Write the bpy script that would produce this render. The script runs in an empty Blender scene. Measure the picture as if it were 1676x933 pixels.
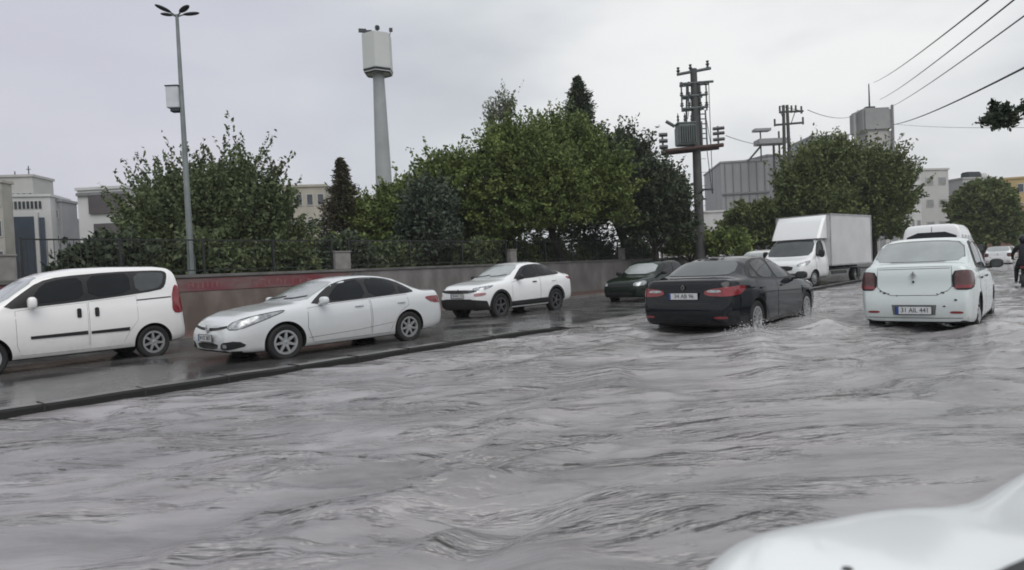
import bpy, bmesh, math, random
import numpy as np
from mathutils import Vector, Matrix
from mathutils.bvhtree import BVHTree
R_ = math.radians
random.seed(7)
rng = np.random.default_rng(7)
sc = bpy.context.scene
COL = sc.collection

# ---------------------------------------------------------------- camera
EYE = 1.30
YAW, PITCH, ROLL = R_(41.0), R_(1.45), R_(-2.6)
cam = bpy.data.cameras.new('camera')
cam.sensor_width = 36.0
cam.lens = 36.0 * 1050 / 1676
cam.clip_start = 0.05
cam.clip_end = 3000
cam.dof.use_dof = True
cam.dof.focus_distance = 14
cam.dof.aperture_fstop = 2.8
camo = bpy.data.objects.new('camera', cam)
COL.objects.link(camo)
CM = Matrix.Rotation(YAW, 4, 'Z') @ Matrix.Rotation(math.pi/2 - PITCH, 4, 'X') @ Matrix.Rotation(ROLL, 4, 'Z')
camo.matrix_world = Matrix.Translation((0, 0, EYE)) @ CM
sc.camera = camo

# ---------------------------------------------------------------- sky and sun (overcast)
SUN_EL, SUN_AZ = 52.0, 118.0      # azimuth measured from +Y towards +X (behind the camera, to the right)
world = bpy.data.worlds.new('World'); sc.world = world; world.use_nodes = True
wn = world.node_tree; wn.nodes.clear()
def N(t, **k):
    n = wn.nodes.new(t)
    for a, b in k.items(): setattr(n, a, b)
    return n
wo = N('ShaderNodeOutputWorld'); bg1 = N('ShaderNodeBackground'); bg2 = N('ShaderNodeBackground'); mx = N('ShaderNodeMixShader')
sky = N('ShaderNodeTexSky', sky_type='NISHITA', sun_disc=False)
sky.sun_elevation = R_(SUN_EL); sky.sun_rotation = R_(SUN_AZ); sky.air_density = 1.6; sky.dust_density = 4
bg1.inputs[1].default_value = 0.08
wn.links.new(sky.outputs[0], bg1.inputs[0])
tc = N('ShaderNodeTexCoord'); mp = N('ShaderNodeMapping'); mp.inputs['Scale'].default_value = (1.0, 1.0, 2.6)
nz = N('ShaderNodeTexNoise'); nz.inputs['Scale'].default_value = 2.2; nz.inputs['Detail'].default_value = 4; nz.inputs['Roughness'].default_value = .5
mp.inputs['Location'].default_value = (.35, .2, .1)
rp = N('ShaderNodeValToRGB')
rp.color_ramp.elements[0].position = .30; rp.color_ramp.elements[0].color = (.53, .55, .60, 1)
rp.color_ramp.elements[1].position = .72; rp.color_ramp.elements[1].color = (.84, .84, .83, 1)
e = rp.color_ramp.elements.new(.5); e.color = (.63, .665, .70, 1)
wn.links.new(tc.outputs['Generated'], mp.inputs[0]); wn.links.new(mp.outputs[0], nz.inputs['Vector'])
wn.links.new(nz.outputs[0], rp.inputs[0]); bg2.inputs[1].default_value = 1.0
def dirv(px, py): return (CM.to_3x3() @ Vector(((px-838)/1050, -(py-466.5)/1050, -1))).normalized()
def lobe(px, py, lo, hi):
    dt = N('ShaderNodeVectorMath', operation='DOT_PRODUCT'); dt.inputs[1].default_value = dirv(px, py); nrm_ = N('ShaderNodeVectorMath', operation='NORMALIZE')
    wn.links.new(tc.outputs['Generated'], nrm_.inputs[0]); wn.links.new(nrm_.outputs[0], dt.inputs[0])
    mr = N('ShaderNodeMapRange', interpolation_type='SMOOTHSTEP'); mr.inputs[1].default_value = lo; mr.inputs[2].default_value = hi; wn.links.new(dt.outputs['Value'], mr.inputs[0]); return mr
ml = N('ShaderNodeMix', data_type='RGBA'); ml.inputs[7].default_value = (.575, .565, .66, 1)
l1 = lobe(-150, 120, .78, .99); sc1 = N('ShaderNodeMath', operation='MULTIPLY'); sc1.inputs[1].default_value = .65
wn.links.new(l1.outputs[0], sc1.inputs[0]); wn.links.new(sc1.outputs[0], ml.inputs[0]); wn.links.new(rp.outputs[0], ml.inputs[6])
l2 = lobe(1330, 40, .86, .995); m2_ = N('ShaderNodeMath', operation='MULTIPLY'); wn.links.new(l2.outputs[0], m2_.inputs[0]); sc2 = N('ShaderNodeMath', operation='MULTIPLY_ADD', use_clamp=True); sc2.inputs[1].default_value = 3.4; sc2.inputs[2].default_value = -1.0; wn.links.new(nz.outputs[0], sc2.inputs[0]); wn.links.new(sc2.outputs[0], m2_.inputs[1])
mh = N('ShaderNodeMix', data_type='RGBA'); mh.inputs[7].default_value = (.9, .9, .9, 1); wn.links.new(ml.outputs[2], mh.inputs[6]); wn.links.new(m2_.outputs[0], mh.inputs[0])
wn.links.new(mh.outputs[2], bg2.inputs[0])
mx.inputs[0].default_value = 0.93
wn.links.new(bg1.outputs[0], mx.inputs[1]); wn.links.new(bg2.outputs[0], mx.inputs[2]); wn.links.new(mx.outputs[0], wo.inputs[0])

sl = bpy.data.lights.new('sun', 'SUN'); sl.energy = 1.25; sl.angle = R_(50); sl.color = (1, .97, .93)
so = bpy.data.objects.new('sun', sl); COL.objects.link(so)
sd = Vector((math.sin(R_(SUN_AZ))*math.cos(R_(SUN_EL)), math.cos(R_(SUN_AZ))*math.cos(R_(SUN_EL)), math.sin(R_(SUN_EL))))
so.rotation_euler = sd.to_track_quat('Z', 'Y').to_euler()

sc.view_settings.view_transform = 'Standard'; sc.view_settings.look = 'None'
sc.view_settings.exposure = 0.10; sc.view_settings.gamma = 1.0; sc.view_settings.use_curve_mapping = False
sc.render.engine = 'CYCLES'
sc.cycles.filter_width = 1.8
sc.cycles.max_bounces = 6; sc.cycles.diffuse_bounces = 3; sc.cycles.glossy_bounces = 3; sc.cycles.transmission_bounces = 2
sc.cycles.use_denoising = True

# ---------------------------------------------------------------- helpers
def at(px, py, Z):
    """world point that the photo shows at pixel (px, py), at depth Z metres"""
    d = Vector(((px-838)/1050, -(py-466.5)/1050, -1))
    return Vector((0, 0, EYE)) + (CM.to_3x3() @ d) * Z
def ground(px, py, z):
    d = CM.to_3x3() @ Vector(((px-838)/1050, -(py-466.5)/1050, -1))
    return Vector((0, 0, EYE)) + d * ((z-EYE)/d.z)
def zrow(px, py, x, y):
    """height at which the pixel row passes over the ground point x, y (column near px)"""
    d = CM.to_3x3() @ Vector(((px-838)/1050, -(py-466.5)/1050, -1))
    return EYE + d.z * math.hypot(x, y)/math.hypot(d.x, d.y)

MATS = {}
def mat(name, col, rough=.6, metal=0, coat=0, spec=.5, var=0, scale=3.0, bump=0, bscale=20.0, emit=None, col2=None, detail=5, stretch=None, rvar=0):
    if name in MATS: return MATS[name]
    m = bpy.data.materials.new(name); m.use_nodes = True
    nt = m.node_tree; b = nt.nodes['Principled BSDF']
    b.inputs['Base Color'].default_value = (*col, 1); b.inputs['Roughness'].default_value = rough
    b.inputs['Metallic'].default_value = metal; b.inputs['Coat Weight'].default_value = coat
    b.inputs['Specular IOR Level'].default_value = spec; b.inputs['Coat Roughness'].default_value = .08
    t = nt.nodes.new('ShaderNodeTexCoord'); mpn = nt.nodes.new('ShaderNodeMapping')
    nt.links.new(t.outputs['Object'], mpn.inputs[0])
    if stretch: mpn.inputs['Scale'].default_value = stretch
    c2 = col2 if col2 else tuple(max(0, c*(1-var)) for c in col)
    if var or col2:
        n = nt.nodes.new('ShaderNodeTexNoise'); n.inputs['Scale'].default_value = scale; n.inputs['Detail'].default_value = detail
        r = nt.nodes.new('ShaderNodeMapRange'); r.inputs[1].default_value = .35; r.inputs[2].default_value = .65
        x = nt.nodes.new('ShaderNodeMix'); x.data_type = 'RGBA'
        x.inputs[6].default_value = (*col, 1); x.inputs[7].default_value = (*c2, 1)
        nt.links.new(mpn.outputs[0], n.inputs['Vector']); nt.links.new(n.outputs[0], r.inputs[0]); nt.links.new(r.outputs[0], x.inputs[0])
        nt.links.new(x.outputs[2], b.inputs['Base Color'])
        if rvar:
            rr = nt.nodes.new('ShaderNodeMapRange'); rr.inputs[3].default_value = rough; rr.inputs[4].default_value = rough + rvar
            nt.links.new(r.outputs[0], rr.inputs[0]); nt.links.new(rr.outputs[0], b.inputs['Roughness'])
    if bump:
        n = nt.nodes.new('ShaderNodeTexNoise'); n.inputs['Scale'].default_value = bscale; n.inputs['Detail'].default_value = 4
        bp = nt.nodes.new('ShaderNodeBump'); bp.inputs['Strength'].default_value = bump; bp.inputs['Distance'].default_value = .02
        nt.links.new(mpn.outputs[0], n.inputs['Vector']); nt.links.new(n.outputs[0], bp.inputs['Height']); nt.links.new(bp.outputs[0], b.inputs['Normal'])
    if emit:
        b.inputs['Emission Color'].default_value = (*emit[:3], 1); b.inputs['Emission Strength'].default_value = emit[3]
    MATS[name] = m
    return m

def paint(name, col, dirt=(.24, .215, .19), amount=.55, rough=.16):
    """car paint with road dirt that thickens in the lowest part of the body"""
    if name in MATS: return MATS[name]
    m = mat(name, col, rough, coat=.6)
    nt = m.node_tree; b = nt.nodes['Principled BSDF']
    if max(col) < .1: b.inputs['Coat Weight'].default_value = .0; b.inputs['Specular IOR Level'].default_value = .42
    t = nt.nodes.new('ShaderNodeTexCoord'); s = nt.nodes.new('ShaderNodeSeparateXYZ'); n = nt.nodes.new('ShaderNodeTexNoise')
    n.inputs['Scale'].default_value = 4; n.inputs['Detail'].default_value = 7; n.inputs['Roughness'].default_value = .65
    nt.links.new(t.outputs['Object'], s.inputs[0]); nt.links.new(t.outputs['Object'], n.inputs['Vector'])
    a = nt.nodes.new('ShaderNodeMapRange'); a.inputs[1].default_value = .15; a.inputs[2].default_value = .75; a.inputs[3].default_value = 1; a.inputs[4].default_value = .06
    nt.links.new(s.outputs[2], a.inputs[0])
    q = nt.nodes.new('ShaderNodeMath'); q.operation = 'MULTIPLY'; nt.links.new(a.outputs[0], q.inputs[0]); nt.links.new(n.outputs[0], q.inputs[1])
    q2 = nt.nodes.new('ShaderNodeMath'); q2.operation = 'MULTIPLY'; q2.inputs[1].default_value = amount*1.6; q2.use_clamp = True; nt.links.new(q.outputs[0], q2.inputs[0])
    x = nt.nodes.new('ShaderNodeMix'); x.data_type = 'RGBA'; x.inputs[6].default_value = (*col, 1); x.inputs[7].default_value = (*dirt, 1)
    nt.links.new(q2.outputs[0], x.inputs[0]); nt.links.new(x.outputs[2], b.inputs['Base Color'])
    r = nt.nodes.new('ShaderNodeMapRange'); r.inputs[3].default_value = rough; r.inputs[4].default_value = .7
    nt.links.new(q2.outputs[0], r.inputs[0]); nt.links.new(r.outputs[0], b.inputs['Roughness'])
    return m

def link(name, me, m=None, parent=None, smooth=None):
    o = bpy.data.objects.new(name, me); COL.objects.link(o)
    if m:
        for mm in (m if isinstance(m, (list, tuple)) else [m]): me.materials.append(mm)
    if parent: o.parent = parent
    if smooth is not None:
        me.polygons.foreach_set('use_smooth', [True]*len(me.polygons))
        me.set_sharp_from_angle(angle=R_(smooth))
    return o
def bmobj(name, bm, m=None, parent=None, smooth=None):
    me = bpy.data.meshes.new(name); bm.to_mesh(me); bm.free()
    return link(name, me, m, parent, smooth)
def empty(name, loc=(0, 0, 0), rz=0, parent=None):
    o = bpy.data.objects.new(name, None); COL.objects.link(o); o.location = loc; o.rotation_euler = (0, 0, rz); o.empty_display_size = .2
    if parent: o.parent = parent
    return o
def tag(o, label=None, cat=None, group=None, kind=None):
    if label: o['label'] = label
    if cat: o['category'] = cat
    if group: o['group'] = group
    if kind: o['kind'] = kind
    return o
def copy_tree(o, parent=None):
    c = o.copy(); COL.objects.link(c)
    if parent: c.parent = parent
    for ch in [x for x in COL.objects if x.parent == o]: copy_tree(ch, c)
    return c

def add_box(bm, c, s, rz=0, bev=0, mi=0):
    g = bmesh.ops.create_cube(bm, size=1.0)
    vs = g['verts']
    M = Matrix.Translation(c) @ Matrix.Rotation(rz, 4, 'Z') @ Matrix.Diagonal((*s, 1))
    bmesh.ops.transform(bm, matrix=M, verts=vs)
    fs = set(f for v in vs for f in v.link_faces)
    for f in fs: f.material_index = mi
    if bev:
        es = list(set(e for v in vs for e in v.link_edges))
        bmesh.ops.bevel(bm, geom=es, offset=bev, segments=2, affect='EDGES')
def box(name, c, s, m, parent=None, rz=0, bev=0):
    bm = bmesh.new(); add_box(bm, c, s, rz, bev)
    return bmobj(name, bm, m, parent, 40 if bev else None)
def add_tube(bm, pts, rad, seg=8, caps=True):
    pts = [Vector(p) for p in pts]; n = len(pts)
    rad = rad if isinstance(rad, (list, tuple)) else [rad]*n
    rings = []
    up = Vector((0, 0, 1))
    for i, p in enumerate(pts):
        d = (pts[min(i+1, n-1)] - pts[max(i-1, 0)]).normalized()
        a = up if abs(d.z) < .95 else Vector((1, 0, 0))
        u = d.cross(a).normalized(); v = d.cross(u).normalized()
        rings.append([bm.verts.new(p + (u*math.cos(2*math.pi*k/seg) + v*math.sin(2*math.pi*k/seg))*rad[i]) for k in range(seg)])
    for i in range(n-1):
        for k in range(seg):
            try: bm.faces.new((rings[i][k], rings[i][(k+1) % seg], rings[i+1][(k+1) % seg], rings[i+1][k]))
            except ValueError: pass
    if caps:
        bm.faces.new(rings[0]); bm.faces.new(rings[-1])
def tube(name, pts, rad, m, parent=None, seg=8):
    bm = bmesh.new(); add_tube(bm, pts, rad, seg); bmesh.ops.recalc_face_normals(bm, faces=bm.faces)
    return bmobj(name, bm, m, parent, 50)
def add_lathe(bm, prof, seg=32, axis='Z', mi=0, off=(0, 0, 0)):
    rings = []
    for r, h in prof:
        ring = []
        for k in range(seg):
            a = 2*math.pi*k/seg
            if axis == 'Z': p = (r*math.cos(a), r*math.sin(a), h)
            else: p = (r*math.cos(a), h, r*math.sin(a))
            ring.append(bm.verts.new(Vector(p)+Vector(off)))
        rings.append(ring)
    for i in range(len(rings)-1):
        for k in range(seg):
            f = bm.faces.new((rings[i][k], rings[i][(k+1) % seg], rings[i+1][(k+1) % seg], rings[i+1][k])); f.material_index = mi
    return rings
def prism(name, poly, z0, z1, m, parent=None):
    bm = bmesh.new()
    a = [bm.verts.new((p[0], p[1], z0)) for p in poly]; b = [bm.verts.new((p[0], p[1], z1)) for p in poly]
    bm.faces.new(a); bm.faces.new(b); n = len(poly)
    for i in range(n): bm.faces.new((a[i], a[(i+1) % n], b[(i+1) % n], b[i]))
    bmesh.ops.recalc_face_normals(bm, faces=bm.faces)
    return bmobj(name, bm, m, parent)
def text_mesh(name, body, size, M, m, parent=None, ext=.002, xs=1):
    cu = bpy.data.curves.new(name, 'FONT'); cu.body = body; cu.size = size; cu.extrude = ext; cu.align_x = 'CENTER'; cu.align_y = 'CENTER'
    t = bpy.data.objects.new(name, cu); COL.objects.link(t)
    dg = bpy.context.evaluated_depsgraph_get(); me = bpy.data.meshes.new_from_object(t.evaluated_get(dg))
    bpy.data.objects.remove(t); bpy.data.curves.remove(cu)
    me.transform(M @ Matrix.Diagonal((xs, 1, 1, 1)))
    return link(name, me, m, parent)

# common materials
M_RUB = mat('rubber', (.018, .018, .019), .75, var=.3, bump=.2, bscale=60)
M_BLK = mat('black_plastic', (.015, .015, .016), .5, var=.3)
M_RIM = mat('alloy', (.50, .51, .52), .35, metal=.6, var=.25, scale=9)
M_RIMD = mat('dark_alloy', (.10, .10, .105), .4, metal=.5, var=.3, scale=9)
M_GLD = mat('tinted_glass', (.006, .008, .010), .06, spec=.35, coat=0, var=.3, scale=1.5)
M_GLM = mat('wet_glass', (.07, .078, .08), .12, spec=.7, coat=.2, var=.35, scale=2)
M_GLF = mat('pale_glass', (.33, .36, .36), .16, spec=.8, coat=.8, var=.18, scale=2.5)  # pale grey base colour, paler than the other car glass
M_LAMP = mat('lamp_glass', (.50, .52, .54), .12, metal=.4, coat=1, var=.6, scale=14)
M_RED = mat('red_lens', (.25, .012, .02), .2, coat=1, var=.35, scale=10)
M_REDD = mat('dull_red_lens', (.10, .035, .035), .25, coat=.8, var=.3, scale=10)
M_CHR = mat('chrome', (.6, .6, .62), .15, metal=1, var=.2)
M_PLATE = mat('plate', (.62, .63, .64), .4, var=.15, scale=12)
M_BLUE = mat('plate_blue', (.02, .06, .25), .4, var=.2)
M_INK = mat('plate_ink', (.02, .02, .022), .5, var=.2)
M_SEAM = mat('seam', (.03, .03, .03), .8, var=.3)
M_ARCH = mat('wheel_arch', (.012, .012, .012), .9, var=.3)

# ---------------------------------------------------------------- vehicle builder
def chaikin(P, it):
    for _ in range(it):
        Q = []
        for i in range(len(P)):
            a, b = P[i], P[(i+1) % len(P)]
            Q += [a*.78+b*.22, a*.22+b*.78]
        P = Q
    return P
class Car:
    def __init__(s, name, L, prof, wheels, wr, parent=None, pm=None, tops=None, body_name='body'):
        """prof: arrays over s (distance from the nose): top, belt, w, wt, zb"""
        s.L = L; s.root = parent; s.pm = pm; s.wr = wr
        g = lambda k, x: float(np.interp(x, [p[0] for p in prof[k]], [p[1] for p in prof[k]]))
        s.g = g
        st = set([0, .012, .04, .09, L-.012, L-.04, L-.09, L])
        for k in prof:
            for p in prof[k]: st.add(round(p[0], 4))
        x = .16
        while x < L-.15: st.add(round(x, 4)); x += .13
        st = sorted(v for v in st if 0 <= v <= L)
        S = [st[0]]
        for v in st[1:]:
            if v - S[-1] > .011: S.append(v)
        bm = bmesh.new(); rings = []
        for sx in S:
            zb, zs, zt, w, wt = g('zb', sx), g('belt', sx), g('top', sx), g('w', sx), g('wt', sx)
            zt = max(zt, zs+.02)
            dz = min(.055, .3*(zt-zs)); h = zs-zb; w0 = .945*w; wt = min(wt, w0-.02)
            bl = .035*min(1, (zt-zs)/.35)
            half = [(0, zb), (.6*w, zb), (.9*w, zb), (.965*w, zb+.05*h+.01), (.985*w, zb+.22*h), (w, zb+.5*h), (.998*w, zb+.74*h),
                    (.985*w, zb+.9*h), (w0, zs), (w0+(wt-w0)*.33+bl*.8, zs+(zt-dz-zs)*.33), (w0+(wt-w0)*.66+bl, zs+(zt-dz-zs)*.66),
                    (wt+bl*.4, zt-dz), (wt*.86, zt-dz*.35), (wt*.45, zt-dz*.06), (0, zt)]
            # ends bulge at bumper height
            X = L/2 - sx
            ring = []
            for (yy, zz) in half: ring.append(bm.verts.new((X, yy, zz)))
            for (yy, zz) in half[-2:0:-1]: ring.append(bm.verts.new((X, -yy, zz)))
            rings.append(ring)
        n = len(rings[0])
        for i in range(len(rings)-1):
            for k in range(n):
                bm.faces.new((rings[i][k], rings[i][(k+1) % n], rings[i+1][(k+1) % n], rings[i+1][k]))
        for ring in (rings[0], rings[-1]):      # end caps as quad strips
            h = (n+2)//2
            for k in range(h-1):
                a, b = ring[k], ring[k+1]; c, d = ring[(n-k-1) % n], ring[(n-k) % n]
                vs = []
                for v in (a, b, c, d):
                    if v not in vs: vs.append(v)
                if len(vs) > 2: bm.faces.new(vs)
        bmesh.ops.recalc_face_normals(bm, faces=bm.faces)
        # nose and tail lean: bumper sticks out, upper part sits back
        for v in bm.verts:
            z = v.co.z
            if v.co.x > L/2-.5 and 'nose' in prof:
                k = min(1, (v.co.x-(L/2-.5))/.5); v.co.x += k*float(np.interp(z, [p[0] for p in prof['nose']], [p[1] for p in prof['nose']]))
            if v.co.x < -L/2+.5 and 'tail' in prof:
                k = min(1, (-L/2+.5-v.co.x)/.5); v.co.x -= k*float(np.interp(z, [p[0] for p in prof['tail']], [p[1] for p in prof['tail']]))
        tmp = bmobj('tmp', bm)
        sm = tmp.modifiers.new('s', 'SUBSURF'); sm.levels = 1; sm.render_levels = 1
        dg = bpy.context.evaluated_depsgraph_get(); me = bpy.data.meshes.new_from_object(tmp.evaluated_get(dg))
        bpy.data.objects.remove(tmp)
        bb = bmesh.new(); bb.from_mesh(me); s.bvh = BVHTree.FromBMesh(bb); bb.free()
        # wheel arches
        o = link(body_name, me, [pm, M_ARCH])
        cut = bmesh.new()
        for (sx, hy) in wheels:
            for sg in (-1, 1):
                g2 = bmesh.ops.create_cone(cut, cap_ends=True, segments=40, radius1=wr+.055, radius2=wr+.055, depth=.5)
                bmesh.ops.transform(cut, matrix=Matrix.Translation((L/2-sx, sg*(hy+.02), wr)) @ Matrix.Rotation(math.pi/2, 4, 'X'), verts=g2['verts'])
        co = bmobj('cut', cut, [M_ARCH])
        bo = o.modifiers.new('b', 'BOOLEAN'); bo.object = co; bo.operation = 'DIFFERENCE'; bo.solver = 'EXACT'
        try: bo.material_mode = 'TRANSFER'
        except Exception: pass
        dg = bpy.context.evaluated_depsgraph_get(); me2 = bpy.data.meshes.new_from_object(o.evaluated_get(dg))
        bpy.data.objects.remove(o); bpy.data.objects.remove(co)
        arch_i = [i for i, mm in enumerate(me2.materials) if mm == M_ARCH]
        ai = arch_i[-1] if arch_i else 0
        for p in me2.polygons:
            if p.normal.z < -.7 and p.center.z < g('zb', L/2)+.12: p.material_index = ai
        s.body = link(body_name, me2, None, parent, 32)
    def P(s, sx, z, y=0): return Vector((s.L/2-sx, y, z))
    def patch(s, name, pts, a, m, off=.004, it=0, grid=.07, mirror=False, parent=None, label=None, depth=.012):
        """a panel that follows the body: pts are rough 3-D points, seen along the horizontal direction a (0 front, 90 left side, 180 rear)"""
        ar = R_(a); view = Vector((math.cos(ar), math.sin(ar), 0)); u = Vector((math.sin(ar), -math.cos(ar), 0))
        P = [Vector((p.dot(u), p.z)) for p in pts]
        P = chaikin(P, it) if it else P
        bm = bmesh.new(); bm.faces.new([bm.verts.new((p.x, p.y, 0)) for p in P])
        x0, x1 = min(p.x for p in P), max(p.x for p in P); y0, y1 = min(p.y for p in P), max(p.y for p in P)
        k = x0 + grid
        while k < x1-.01:
            bmesh.ops.bisect_plane(bm, geom=bm.verts[:]+bm.edges[:]+bm.faces[:], plane_co=(k, 0, 0), plane_no=(1, 0, 0)); k += grid
        k = y0 + grid
        while k < y1-.01:
            bmesh.ops.bisect_plane(bm, geom=bm.verts[:]+bm.edges[:]+bm.faces[:], plane_co=(0, k, 0), plane_no=(0, 1, 0)); k += grid
        nrm = {}
        for v in bm.verts:
            o = u*v.co.x + Vector((0, 0, v.co.y)) + view*5
            loc, n, _, _ = s.bvh.ray_cast(o, -view)
            if loc is None:
                loc, n, _, _ = s.bvh.find_nearest(u*v.co.x + Vector((0, 0, v.co.y)) + view*.6)
            if n.dot(view) < 0: n = -n
            v.co = loc + n*off; nrm[v] = n.copy()
        bm.normal_update()
        if sum(f.normal.dot(view)*f.calc_area() for f in bm.faces) < 0: bmesh.ops.reverse_faces(bm, faces=bm.faces[:])
        bes = [e for e in bm.edges if e.is_boundary]
        ex = bmesh.ops.extrude_edge_only(bm, edges=bes)
        nv = [g for g in ex['geom'] if isinstance(g, bmesh.types.BMVert)]
        for v in nv:
            for e in v.link_edges:
                w = e.other_vert(v)
                if w in nrm: v.co = w.co - nrm[w]*(off+depth); break
        bmesh.ops.triangulate(bm, faces=[f for f in bm.faces if len(f.verts) > 4])
        par = parent or s.root; out = []
        if mirror:
            b2 = bm.copy()
            for v in b2.verts: v.co.y = -v.co.y
            bmesh.ops.reverse_faces(b2, faces=b2.faces[:])
            o2 = bmobj(name, b2, m, par, 40)
            if label: o2['label'] = label
            out.append(o2)
        o = bmobj(name, bm, m, par, 40)
        if label: o['label'] = label
        return [o]+out
    def frame(s, name, pts, a, m, wd=.012, off=.003, it=0, **k):
        """thin line (shut line, rubber) along a closed outline"""
        ar = R_(a); u = Vector((math.sin(ar), -math.cos(ar), 0)); view = Vector((math.cos(ar), math.sin(ar), 0))
        P = [Vector((p.dot(u), p.z)) for p in pts]; P = chaikin(P, it) if it else P
        return s.line(name, [u*p.x+Vector((0, 0, p.y)) for p in P], a, m, wd, off, True, **k)
    def line(s, name, pts, a, m, wd=.01, off=.003, closed=False, mirror=False, parent=None):
        ar = R_(a); view = Vector((math.cos(ar), math.sin(ar), 0)); u = Vector((math.sin(ar), -math.cos(ar), 0))
        P = [Vector((p.dot(u), p.z)) for p in pts]
        Q = []
        rg = range(len(P) if closed else len(P)-1)
        for i in rg:
            A, B = P[i], P[(i+1) % len(P)]; n = max(1, int((B-A).length/.07))
            Q += [A+(B-A)*k/n for k in range(n)]
        if not closed: Q.append(P[-1])
        bm = bmesh.new(); L, Rr = [], []
        n = len(Q)
        for i, q in enumerate(Q):
            A = Q[(i-1) % n] if closed else Q[max(0, i-1)]; B = Q[(i+1) % n] if closed else Q[min(n-1, i+1)]
            t = (B-A).normalized(); nn = Vector((-t.y, t.x))
            for sg, lst in ((1, L), (-1, Rr)):
                c = q+nn*wd/2*sg
                o = u*c.x+Vector((0, 0, c.y))
                loc, nm, _, _ = s.bvh.ray_cast(o+view*5, -view)
                if loc is None: loc, nm, _, _ = s.bvh.find_nearest(o+view*.6)
                if nm.dot(view) < 0: nm = -nm
                lst.append(bm.verts.new(loc+nm*off))
        for i in (range(n) if closed else range(n-1)):
            j = (i+1) % n; bm.faces.new((L[i], L[j], Rr[j], Rr[i]))
        if mirror:
            b2 = bm.copy()
            for v in b2.verts: v.co.y = -v.co.y
            bmobj(name, b2, m, parent or s.root)
        return bmobj(name, bm, m, parent or s.root)
    def hit(s, sx, z, side=1):
        o = Vector((s.L/2-sx, side*5, z)); loc, n, _, _ = s.bvh.ray_cast(o, Vector((0, -side, 0))); return loc
    def handle(s, sx, z, m, side, parent, w=.2, h=.035, vertical=False):
        p = s.hit(sx, z, side); bm = bmesh.new()
        add_box(bm, (p.x, p.y+side*.018, p.z), (h if vertical else w, .03, w if vertical else h), bev=.012)
        return bmobj('handle', bm, m, parent, 60)
    def mirrors(s, sx, z, m, size=(.13, .22, .15)):
        for sg in (-1, 1):
            p = s.hit(sx, z, sg) or Vector((s.L/2-sx, sg*.75, z))
            bm = bmesh.new()
            g = bmesh.ops.create_icosphere(bm, subdivisions=3, radius=.5)
            for v in g['verts']:
                c = v.co
                c.x = math.copysign(abs(c.x*2)**.7/2, c.x); c.z = math.copysign(abs(c.z*2)**.75/2, c.z); c.y = math.copysign(abs(c.y*2)**.7/2, c.y)
            bmesh.ops.transform(bm, matrix=Matrix.Translation((p.x, sg*(abs(p.y)+size[1]*.5+.05), z+.06)) @ Matrix.Diagonal((*size, 1)), verts=g['verts'])
            add_box(bm, (p.x, sg*(abs(p.y)+.03), z), (.06, .14, .045), bev=.01)
            mo = bmobj('mirror', bm, m, s.root, 60)
            box('mirror_glass', (p.x-size[0]*.5+.004, sg*(abs(p.y)+size[1]*.5+.05), z+.06), (.012, size[1]*.72, size[2]*.68), M_GLM, mo, bev=.004)
    def wheels(s, wh, style='alloy', width=.205, steer=0):
        for sx, hy in wh:
            for sg in (-1, 1):
                make_wheel(s.root, (s.L/2-sx, sg*hy, s.wr), s.wr, width, sg, style)
WHEEL_CACHE = {}
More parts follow.
